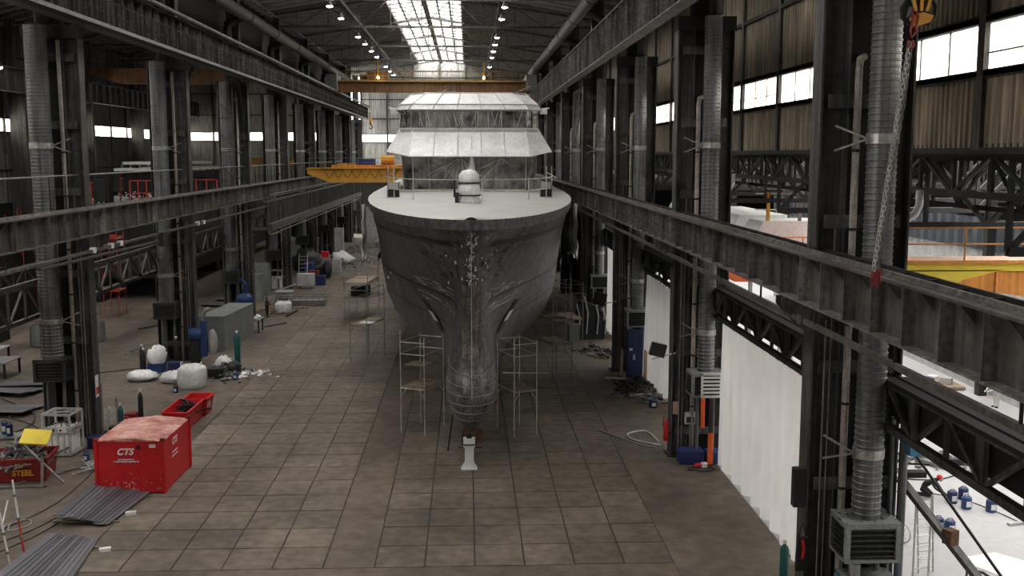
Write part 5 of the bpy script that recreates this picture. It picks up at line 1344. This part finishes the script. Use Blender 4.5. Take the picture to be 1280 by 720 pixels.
canister(10.3, 56.4, NAVY, 'blue canister near the foot of the second white curtain', .45, .4)
for i, (a, b) in enumerate((((8.4, 62.5, .35), (9.7, 62.3, .35)), ((9.3, 58.6, .15), (10.6, 58.8, .2)))): m = MB(a); m.bar(a, b, .14, .1); tag(m.build('metal_bar', ALU), ('pale bar sticking out of the dark junk pile', 'rusty bar in front of the junk pile')[i], 'bar')
t = thing('floor_machine', 'dark machine with white handles before the far white curtain', 'machine', (9.4, 78.5, 0))
m = MB(); m.prism([(-1.1, -.5, 0), (1.0, -.5, 0), (1.1, -.5, 1.2), (.2, -.5, 2.6), (-.8, -.5, 2.9), (-1.2, -.5, 1.4)], (0, 1.2, 0)); m.build('body', TARP, t)
for x, h in ((-1.0, 2.7), (-.4, 3.3), (.4, 3.0), (1.0, 2.4)): m = MB(); m.poly([(x, -.6, .4), (x+.1, -.65, h*.6), (x-.15, -.5, h)], .06, 6); m.build('hose', LGREY, t)
crate('control_unit', 7.9, 76.5, 0, .8, .7, 1.4, GREYM, 'grey control unit left of the dark machine', 'machine')
for i, (x, y) in enumerate(((9.0, 73), (9.8, 71.2))): rubble('junk_pile', x, y, 1.6, 2, .7, 50, SCRAP, 'small junk heap between locker and dark machine, %s' % ('left', 'right')[i], 'junk', seed=110+i)
# second right column fittings
X2, Y2 = XRc, YR[1]
o_ = [o for o in COL.objects if o.get('label') == 'grey corrugated ventilation duct on the second right column'][0]
t = thing('white_grille', 'white slatted grille on the outlet box of the second right duct', 'grille', (10.95, Y2-1.85, 3.15))
m = MB(); 
for a in ((-.48, 0, -.05, .48, .05, .06), (-.48, 0, .98, .48, .05, 1.1), (-.48, 0, 0, -.38, .05, 1.05), (.38, 0, 0, .48, .05, 1.05)): m.box(*a)
m.build('frame', WHITE, t)
for i in range(5): m = MB(); m.box(-.38, 0, .14+i*.17, .38, .06, .23+i*.17); m.build('slat', WHITE, t)
OB = mat('safety_orange', (.78, .13, .02), .5, 0, .1, 2)
m = MB((10.6, Y2-1.2, 1.6)); m.tube((10.55, Y2-1.95, 1.75), (10.55, Y2-1.95, 3.1), .1, 10); tag(m.build('orange_pipe', OB), 'short orange pipe below the white grille', 'pipe')
t = thing('hazard_pipe', 'grey pipe with orange painted foot at the second right column', 'pipe', (10.95, Y2-1.9, 0)); m = MB(); m.tube((0, 0, .05), (0, 0, 1.5), .13, 12); m.build('orange_foot', OB, t); m = MB(); m.tube((0, 0, 1.5), (0, 0, 3.1), .12, 12); m.build('upper_pipe', DUCTD, t)
m = MB((10.2, Y2-.2, 2)); m.box(10.05, Y2-.55, 1.55, 10.55, Y2-.42, 2.1); s_ = tag(m.build('control_box', LGREY), 'pale control box on the second right column', 'box'); m = MB((10.2, Y2-.2, 2)); m.box(10.12, Y2-.58, 1.62, 10.48, Y2-.55, 1.9); m.build('dark_face', DARK, s_)
crate('blue_bin', 10.15, Y2-1.35, 0, 1.1, .8, .55, NAVY, 'dark blue bin at the foot of the second right column', 'bin'); crate('blue_bin', 11.05+.1, Y2-1.4, 0, .55, .8, .5, BLUE, 'small blue bin against the white curtain by the second column', 'bin')
t = thing('fire_extinguisher', 'red fire extinguisher on the second right column', 'extinguisher', (9.18, Y2-.45, .75)); m = MB(); m.lathe([(.1, 0), (.12, .03), (.12, .85), (.05, .98), (.03, 1.05)], n=12); m.build('bottle', RED, t, smooth=True); m = MB(); m.poly([(0, 0, 1.05), (-.1, 0, 1.15), (-.16, 0, .7)], .02, 5); m.build('hose', RUBBER, t); m = MB(); m.box(.1, .0, .3, .24, .06, .4); m.build('wall_hook', DARK, t)
m = MB((9.6, Y2-.4, 2.6)); m.box(9.5, Y2-.43, 2.0, 9.75, Y2-.40, 2.6); tag(m.build('small_notice', mat('notice_pink', (.5, .3, .25), .6)), 'small pinkish notice on the second right column', 'sign')
t = thing('grinder', 'red and black power tool lying before the blue bin', 'tool', (10.4, Y2-2.3, 0)); m = MB(); m.tube((-.25, 0, .12), (.2, .05, .12), .09, 8); m.build('body', RED, t); m = MB(); m.tube((.2, .05, .02), (.2, .05, .2), .16, 10); m.build('disc_guard', WHITE, t)
cable([(10.0, Y2-2.6), (10.5, Y2-2.9), (11, Y2-2.5), (10.4, Y2-2.2), (9.8, Y2-2.5), (10.3, Y2-2.8)], 'black cable coil under the power tool', .03)
cable([(9.3, Y2+1.3), (8.2, Y2+2.2), (8.0, Y2+3.4), (9.0, Y2+3.9), (9.3, Y2+1.9)], 'pale hose looped on the floor by the second right column', .05, LGREY); cable([(8.9, Y2+.9), (8.2, Y2+1.5), (7.2, Y2+3.2), (6.6, Y2+4.2)], 'grey hose running away from the second right column', .035, ALUD)
t = thing('floodlight', 'black floodlight on an arm beside the second right column', 'lamp', (9.3, Y2-.3, 4.6)); m = MB(); m.cbox((-.55, -.1, .45), (.7, .3, .6), ry=.25); m.build('housing', DARK, t); m = MB(); m.bar((-.8, 0, 0), (.3, 0, .28), .06); m.build('arm', ALU, t)
t = thing('floodlight', 'black floodlight on an arm beside the third right column', 'lamp', (9.3, YR[2]-.3, 4.3)); m = MB(); m.cbox((-.8, -.1, .45), (.8, .3, .8), ry=.25); m.build('housing', DARK, t); m = MB(); m.bar((-1.0, 0, 0), (.3, 0, .28), .06); m.build('arm', ALU, t)
# first right column fittings
X1, Y1 = XRc, YR[0]
t = thing('air_heater', 'teal blue machine cabinet under the duct of the first right column', 'machine', (10.85, Y1-1.45, 0))
m = MB(); m.box(-.68, -.55, .1, .68, .55, 2.55); m.build('cabinet', CYAN, t); m = MB(); m.box(-.7, -.57, 2.55, .7, .57, 2.62); m.build('top_plate', GREYM, t); m = MB(); m.box(-.3, -.57, 1.75, .55, -.55, 2.3); m.build('grille_field', NAVY, t); m = MB(); m.box(-.62, -.5, 0, .62, .5, .1); m.build('plinth', DARK, t)
m = MB(); m.tube((-.35, .1, 2.6), (-.35, .1, 2.95), .15, 14); m.poly([(-.35, .1, 2.9), (-.4, .25, 3.2), (-.5, .4, 3.6)], .15, 10); m.build('flue', LGREY, t)
rubble('dust_grit', 10.82, Y1-1.15, 1.0, .8, .02, 260, SCRAP, 'grit and dust lying on the nearest outlet box', 'grit', z=4.20, seed=121, sc=.2)
gas_cyl(10.35, 32.4, GREEN, 'green gas cylinder at the foot of the near white curtain', 1.35, .15)
t = thing('pipe_bundle', 'grey pipes standing right of the first right duct', 'pipes', (11.9, Y1-.9, 0))
for k, (x, r) in enumerate(((-.32, .07), (0, .12))): m = MB(); m.tube((x, 0, 0), (x, 0, 6.9), r, 10); m.build('pipe', DUCT, t)
t = thing('hoist_motor', 'small blue motor on brackets right of the first right duct', 'motor', (12.05, Y1-1.2, 6.1)); m = MB(); m.cbox((0, 0, 0), (.34, .3, .36)); m.build('motor', mat('pale_blue', (.05, .2, .34), .5), t); m = MB(); m.cbox((-.05, 0, .28), (.25, .3, .2)); m.build('bracket', RUST, t); m = MB(); m.poly([(-.5, 0, .7), (-.1, 0, .9), (.1, 0, .75), (.05, 0, .3)], .05, 6); m.build('conduit', DARK, t)
m = MB((X1+.1, Y1-.5, 4)); m.box(X1-.35, Y1-.38, 4.2, X1-.02, Y1-.1, 5.3); tag(m.build('wall_box', DARK), 'black box on the hall side of the first right column', 'box')
t = thing('hand_lamp', 'red and black hand tool hanging on the first right column', 'tool', (X1-.12, Y1-.5, 2.4)); m = MB(); m.cbox((0, 0, .5), (.3, .12, 1.0), rx=.1); m.build('body', DARK, t); m = MB(); m.poly([(0, -.1, .4), (.03, -.12, .7), (-.02, -.1, .95)], .04, 5); m.build('red_strap', RED, t); m = MB(); m.poly([(-.1, 0, 1.0), (0, 0, 1.4), (.12, 0, 1.0)], .03, 5); m.build('loop', DARK, t)
t = thing('hanging_chain_rack', 'row of small pale rings hung at the left of the first right column', 'rack', (X1-.45, Y1-.2, .6))
for k in range(8): m = MB(); m.lathe([(.05, 0), (.08, .05), (.05, .1)], (0, 0, .18*k), 8); m.build('ring', WOOD, t)
# floor-level leaning channel with cable and ladder
t = thing('loading_boom', 'long dark steel channel sloping down across the pale floor, near right', 'boom', (12.2, 27.8, 5)); O = (12.2, 27.8, 5)
m = MB(O); m.bar((12.0, 27.6, 5.05), (14.55, 24.8, 1.3), .34, .12); m.build('channel', STEEL, t)
for p in ((13.0, 26.5, 3.75), (13.75, 25.7, 2.6)): m = MB(O); m.cbox(p, (.3, .3, .4), rz=.4); m.build('rusty_lug', RUST, t)
m = MB(O); m.tube((12.15, 27.4, 6.0), (14.6, 24.8, 1.9), .04, 6); m.build('stay_cable', RUBBER, t)
m = MB(O); m.bar((14.55, 24.8, 1.3), (14.6, 24.7, 0), .12); m.build('foot', DARK, t)
m = MB(O); m.cbox((12.35, 27.5, 5.2), (.6, .3, .16)); m.bar((12.05, 27.5, 5.5), (12.8, 27.5, 5.45), .05); m.build('pulley_head', DARK, t, kind='stuff')
ladder((14.3, 31.0, 0), (14.75, 32, 3.0), (.55, .1, 0), 9, 'aluminium step ladder on the pale floor, front half'); ladder((15.4, 33.0, 0), (14.8, 32.05, 3.0), (.55, .1, 0), 9, 'aluminium step ladder on the pale floor, rear half')
# bicycle-like hoop machine
t = thing('bicycle', 'dark bicycle with pale tyre parked by the first right column', 'bicycle', (15.6, 36.2, 0), 1.9)
for i, x in enumerate((-.52, .52)):
    m = MB(); m.poly([(x+.34*cos(a), 0, .36+.34*sin(a)) for a in [2*pi*k/20 for k in range(21)]], .03, 5); m.build('tyre', RUBBER if i else LGREY, t)
    m = MB()
    for k in range(6): m.bar((x, 0, .36), (x+.33*cos(k*pi/3), 0, .36+.33*sin(k*pi/3)), .008)
    m.build('spokes', ALUD, t, kind='stuff')
m = MB(); m.poly([(-.52, 0, .36), (-.1, 0, .36), (.36, 0, .85), (-.2, 0, .85), (-.1, 0, .36)], .022, 5); m.bar((-.52, 0, .36), (-.2, 0, .85), .03); m.bar((.36, 0, .95), (.52, 0, .36), .035); m.build('bicycle_frame', DARK, t, kind='stuff')
m = MB(); m.poly([(.3, -.28, 1.0), (.36, 0, .98), (.3, .28, 1.0)], .02, 5); m.build('handlebar', DARK, t); m = MB(); m.ball((-.24, 0, .98), (.14, .07, .04), 8, 5); m.build('saddle', RUBBER, t)
# pale floor items
for i, (x, y, mt) in enumerate(((19.55, 39.9, NAVY), (19.8, 39.2, BLUE), (20.2, 40.3, NAVY), (20.6, 38.8, BLUE), (17.6, 36.9, NAVY), (17.9, 36.6, BLUE))):
    canister(x, y, mt, 'blue canister on the pale floor, ' + ('rear left of the four', 'front left of the four', 'rear right of the four', 'rightmost of the four', 'left one of the nearer pair', 'right one of the nearer pair')[i], .38, .48)
for i, (a, b) in enumerate((((20.5, 45.5), (27.5, 35.5)), ((21.6, 46.5), (28, 36.5)), ((17.6, 51.0), (19.2, 48.5)))):
    m = MB((*a, 0)); m.bar((*a, .12), (*b, .12), .22, .2); tag(m.build('floor_rail', ALUD), 'long dark steel section lying on the pale floor behind the worker, ' + ('front', 'rear', 'short one at left')[i], 'bar')
cable([(16.5, 44), (18.5, 43), (17.5, 41.5), (19.2, 41), (20.5, 39.5), (21.5, 35.5), (22, 32.5), (19, 31.8)], 'thin cable snaking over the pale floor', .02); cable([(18, 46), (19.2, 44.5), (18.6, 43.2), (20.2, 42.8), (21.5, 43.5)], 'cable around the kneeling worker', .03)
for i in range(6):
    x = 21.2+i*.55; y = 37.4-i*.55; m = MB((x, y, 0)); m.cbox((x, y, .06), (1.5, .16, .08), rz=.25+.06*i); tag(m.build('metal_strip', ALUD if i % 2 else LGREY), 'flat metal strip on the pale floor at the right edge, %s of six' % ORD[i], 'strip')
rubble('small_parts', 21.5, 45.5, 4, 3, .2, 60, SCRAP, 'small dark parts scattered behind the kneeling worker', 'parts', seed=131)
m = MB((14.8, 24.8, 0)); m.poly([(16.1, 31.6, .04), (16.3, 32, .5), (16.7, 31.7, .5), (17.0, 31.4, .3)], .05, 5); tag(m.build('bent_bar', DARK), 'bent dark bar standing on the pale floor', 'bar')
t = thing('parts_pallet', 'pallet of white parts beside the standing worker in pale overalls', 'pallet', (28.2, 61, 0)); m = MB(); m.box(-1.5, -1.3, .05, 1.5, 1.3, .2); m.build('deck', WOOD, t)
for k in range(4): m = MB(); m.cbox((-1+k*.6, .3*(-1)**k, .4), (.5, .6, .35), rz=.3*k); m.build('part', (WHITE, NAVY, WHITE, LGREY)[k], t)
for i, (x, y, L) in enumerate(((25.0, 64.5, 5.2), (21.8, 54, 3.6), (24.5, 50, 3.4), (22.3, 45, 2.6), (26.5, 47.5, 3.0), (27.5, 45.5, 2.6))):
    m = MB((x, y, 0)); m.cbox((x, y, .15), (L, .35, .25), rz=-.5+.12*i); tag(m.build('steel_section', DARK), 'dark steel section on the pale floor beyond the black lattice girder, %s from the back' % ORD[i], 'section')
m = MB((27, 68, 0)); m.ball((26.2, 68, .3), .3, 8, 6); tag(m.build('red_bundle', RED), 'small red bundle on the pale floor far back', 'bundle')
# white wrapped hulls, blue ribbed wall, red machine
for i, (x, y, w, L, zb, zt) in enumerate(((16.5, 74.5, 3.0, 5, 7.8, 11.0), (16.5, 63.2, 3.2, 10, 7.7, 10.6), (17.4, 55.6, 4.6, 2.8, 7.8, 10.5))):
    t = thing('wrapped_module', 'white wrapped ship module on a stand in the right hall, %s' % ('far left', 'long middle one', 'nearest short one')[i], 'module', (x, y, 0))
    m = MB(); m.prism([(-w/2, -L/2, zb), (w/2, -L/2, zb), (w/2, -L/2, zt), (-w/2+.5, -L/2, zt), (-w/2, -L/2, zt-.8)], (0, L, 0)); m.build('wrapping', WHITE, t)
    for s in (-1, 1): m = MB(); m.box(-.1, s*L*.35-.1, 0, .1, s*L*.35+.1, zb); m.build('stand', LGREY, t)
t = thing('stage_railing', 'white railing with a yellow post on top of the nearest white wrapped module', 'railing', (17.4, 54.4, 10.5)); O = (17.4, 54.4, 10.5)
m = MB(O)
for z in (11.1, 11.95): m.tube((15.2, 54.5, z), (19.6, 54.5, z), .04, 6)
m.build('rail', WHITE, t, kind='stuff')
for x in (15.9, 17.6, 19.4): m = MB(O); m.box(x-.08, 54.42, 10.5, x+.08, 54.58, 12.0); m.build('post', YELL if x == 15.9 else ALUD, t)
o = MB((28, 50, 0)); r_ = corr(60, 1.9, 1.2, .25).build('ribbed_wall', mat('blue_grey_sheet', (.05, .06, .075), .6)); r_.location = (30.5, 42, 8.4); r_.rotation_euler = (0, 0, pi/2); tag(r_, 'blue grey ribbed sheet wall behind the white wrapped modules', 'wall')
m = MB((30.6, 42, 0)); m.box(30.55, 42, 0, 30.9, 102, 8.4); tag(m.build('partition_base', LGREY), 'pale partition under the blue grey ribbed wall', 'wall')
crate('red_machine', 36, 72, 0, 6, 2, 2.6, REDD, 'dark red machine at the right edge behind the yellow crane', 'machine')
m = MB((35, 70, 0))
for k in range(9): m.bar((33+k*.6, 70, 0), (33+k*.6, 70, 2.4), .05)
m.bar((33, 70, 2.4), (38, 70, 2.4), .06); m.bar((33, 70, 1.2), (38, 70, 1.2), .05); tag(m.build('guard_fence', DARK), 'thin dark guard fence in front of the dark red machine', 'fence')
# downpipes
for i, pts in enumerate((((12.03, 28.8, 13), (12.03, 28.8, 12.4), (11.95, 28.8, 12.2), (11.4, 28.8, 11.85)), ((12.7, 28.8, 13), (12.7, 28.8, 12.6), (12.6, 28.8, 12.35), (11.2, 28.8, 11.35)), ((12.3, 48, 13.1), (12.3, 48, 12.7), (12.15, 48, 12.4), (10.9, 48, 11.3)), ((12.2, 67.2, 12.7), (12.1, 67.2, 12.5), (10.8, 67.2, 11.3)), ((12.2, 86.5, 12.7), (12.1, 86.5, 12.5), (10.8, 86.5, 11.3)))):
    m = MB(pts[0]); m.poly(pts, .11, 10); tag(m.build('downpipe', WHITE, smooth=True), 'white bent downpipe under the right wall sill, ' + ('left one of the near pair', 'right one of the near pair', 'by the second column', 'by the third column', 'by the fourth column')[i], 'pipe')

# ================================================================== PEOPLE
def person(label, loc, rz, J, mt, helmet=None, hair=DARK, scale=1.0):
    """J: joint dict in metres; one continuous skinned body with separate fingers"""
    t = thing('person', label, 'person', loc, rz)
    V_ = []; E_ = []; R_ = []; ix = {}
    def v(n, p, r): ix[n] = len(V_); V_.append(p); R_.append(r)
    def e(a, b): E_.append((ix[a], ix[b]))
    RR = dict(pelvis=.15, waist=.135, chest=.16, neck=.06, head0=.075, head=.105, headtop=.075)
    for n in RR: v(n, J[n], RR[n]*1.12)
    for a, b in zip(list(RR)[:-1], list(RR)[1:]): e(a, b)
    for s in 'LR':
        for n, r in (('sh', .075), ('el', .052), ('wr', .034), ('palm', .042)): v(n+s, J[n+s], r)
        e('chest', 'sh'+s); e('sh'+s, 'el'+s); e('el'+s, 'wr'+s); e('wr'+s, 'palm'+s)
        for n, r in (('hip', .105), ('kn', .068), ('an', .046), ('toe', .045)): v(n+s, J[n+s], r)
        e('pelvis', 'hip'+s); e('hip'+s, 'kn'+s); e('kn'+s, 'an'+s); e('an'+s, 'toe'+s)
        pw = Vector(J['palm'+s]); d = (pw-Vector(J['wr'+s])).normalized(); side = d.cross(Vector((0, 0, 1)) if abs(d.z) < .9 else Vector((0, 1, 0))).normalized(); dn = d.cross(side)
        for k in range(4):
            b0 = pw+side*(k-1.5)*.022; L = (.07, .08, .075, .058)[k]
            v('f%da%s' % (k, s), tuple(b0+d*(.03+L*.55)), .009); v('f%db%s' % (k, s), tuple(b0+d*(.03+L*.9)+dn*L*.35), .008)
            e('palm'+s, 'f%da%s' % (k, s)); e('f%da%s' % (k, s), 'f%db%s' % (k, s))
        v('t'+s, tuple(pw-side*.045+d*.01), .01); v('u'+s, tuple(pw-side*.06+d*.045), .009); e('palm'+s, 't'+s); e('t'+s, 'u'+s)
    me = bpy.data.meshes.new('body'); me.from_pydata(V_, E_, []); me.materials.append(mt)
    o = bpy.data.objects.new('body', me); COL.objects.link(o); o.parent = t
    md = o.modifiers.new('skin', 'SKIN'); md.use_smooth_shade = True
    for i, r in enumerate(R_): me.skin_vertices[0].data[i].radius = (r, r); me.skin_vertices[0].data[i].use_root = (i == 0)
    sb = o.modifiers.new('sub', 'SUBSURF'); sb.levels = 1; sb.render_levels = 1
    h = Vector(J['head']); f = Vector(J['face']).normalized()
    m = MB(); m.ball(h+f*.02, (.09, .1, .118), 12, 8); m.ball(h+f*.115+Vector((0,0,-.01)), (.016, .016, .03), 6, 4); m.build('face', SKIN, t, smooth=True)
    sd = f.cross(Vector((0, 0, 1))).normalized()
    m = MB(); m.ball(h+f*.1+sd*.035+Vector((0,0,.02)), .013, 6, 4); m.ball(h+f*.1-sd*.035+Vector((0,0,.02)), .013, 6, 4); m.build('eyes', BLACK, t, kind='stuff')
    m = MB(); m.ball(h+f*.1+Vector((0,0,-.055)), (.025, .012, .008), 6, 4); m.build('mouth', REDD, t)
    m = MB(); m.ball(h-f*.015+Vector((0,0,.045)), (.112, .118, .1), 12, 8); m.build('helmet' if helmet else 'hair', helmet or hair, t, smooth=True)
    for s in 'LR': m = MB(); m.ball(Vector(J['toe'+s])+Vector((0, 0, .0)), (.06, .12, .05), 8, 6); m.build('shoe', BLACK, t, smooth=True)
    return t
stand = dict(pelvis=(0,0,.95), waist=(0,0,1.1), chest=(0,-.02,1.32), neck=(0,-.02,1.48), head0=(0,-.03,1.55), head=(0,-.05,1.63), headtop=(0,-.04,1.72), face=(0,-1,-.2),
  shL=(-.19,-.02,1.4), elL=(-.24,-.03,1.13), wrL=(-.1,-.27,1.12), palmL=(-.04,-.34,1.15), shR=(.19,-.02,1.4), elR=(.24,-.04,1.13), wrR=(.1,-.28,1.13), palmR=(.05,-.35,1.16),
  hipL=(-.1,0,.9), knL=(-.11,-.03,.5), anL=(-.12,.02,.09), toeL=(-.13,-.1,.05), hipR=(.1,0,.9), knR=(.12,-.03,.5), anR=(.12,.02,.09), toeR=(.14,-.1,.05))
person('standing worker in black clothes looking at his hands, on the left aisle', (-17.4, 89.9, 0), 1.2, stand, DCLOTH)
kneel = dict(pelvis=(0,.25,.42), waist=(0,.15,.55), chest=(0,-.1,.72), neck=(0,-.27,.8), head0=(0,-.33,.84), head=(0,-.4,.88), headtop=(0,-.45,.95), face=(0,-1,-.8),
  shL=(-.19,-.14,.74), elL=(-.24,-.3,.5), wrL=(-.12,-.52,.32), palmL=(-.08,-.6,.28), shR=(.19,-.14,.74), elR=(.24,-.32,.5), wrR=(.12,-.54,.3), palmR=(.08,-.62,.26),
  hipL=(-.11,.24,.38), knL=(-.15,-.18,.1), anL=(-.13,.3,.09), toeL=(-.13,.42,.06), hipR=(.11,.24,.38), knR=(.17,-.12,.12), anR=(.13,.34,.09), toeR=(.13,.46,.06))
person('worker in dark clothes with a red cap kneeling on the pale floor', (18.9, 40.6, 0), .9, kneel, DCLOTH, helmet=RED)
bend = dict(stand); bend.update(chest=(0,-.2,1.28), neck=(0,-.33,1.4), head0=(0,-.38,1.44), head=(0,-.44,1.5), headtop=(0,-.47,1.58), face=(0,-1,-.6), shL=(-.19,-.24,1.33), shR=(.19,-.24,1.33), elL=(-.24,-.42,1.1), elR=(.24,-.42,1.1), wrL=(-.12,-.62,1.0), wrR=(.12,-.62,1.0), palmL=(-.1,-.7,.97), palmR=(.1,-.7,.97), waist=(0,-.05,1.1))
person('standing worker in cream overalls leaning forward at the right edge', (29.4, 55.5, 0), -1.3, bend, CREAM, helmet=WHITE)

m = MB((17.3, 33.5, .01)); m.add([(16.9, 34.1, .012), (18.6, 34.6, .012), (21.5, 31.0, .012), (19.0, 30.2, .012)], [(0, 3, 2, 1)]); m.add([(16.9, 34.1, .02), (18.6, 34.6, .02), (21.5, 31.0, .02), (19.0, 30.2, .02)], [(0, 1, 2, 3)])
tag(m.build('painted_sun_patch', WHITE), 'patch of sunlight drawn as flat white on the pale floor at the bottom right corner', 'sheet')  # sunlight on the floor, painted as a flat white quad

# group phrases for repeated things
GP = dict(steel_column='riveted steel columns of the main hall', ventilation_duct='corrugated ventilation ducts on the columns', drain_pipe='cream drain pipes beside the ducts',
  high_bay_lamp='round lamps under the roof', lattice_girder='lattice girders between the columns', curtain='white curtains on the right side', scaffold_tower='scaffold towers',
  crane_runway_girder='crane runway girders', roof_post='posts above the upper crane girders', gas_cylinder='upright gas cylinders', canister='blue canisters and buckets', keel_block='support blocks under ships',
  wall_column='columns of the far left wall', roof_truss='trusses of the low right hall', person='workers in the hall', cable='cables on the floor')
cnt = {}
for o in COL.objects:
    if o.parent is None and 'category' in o: cnt.setdefault(o.name.split('.')[0], []).append(o)
for n, L in cnt.items():
    if len(L) > 1:
        for o in L:
            if 'group' not in o: o['group'] = GP.get(n, n.replace('_', ' ')+'s in the hall')

for i, (x, y, mt, l) in enumerate(((-15.9, 112.5, NAVY, 'navy'), (-16.9, 114.5, REDD, 'dark red'), (-15.6, 124, LGREY, 'pale'), (-17.8, 117, BLUE, 'blue'))):
    crate('equipment_box', x, y, 0, 1.0, 1.0, 1.0+.3*i, mt, l+' equipment box among the covered machines in the far aisle', 'box')['group'] = 'equipment boxes in the far aisle'
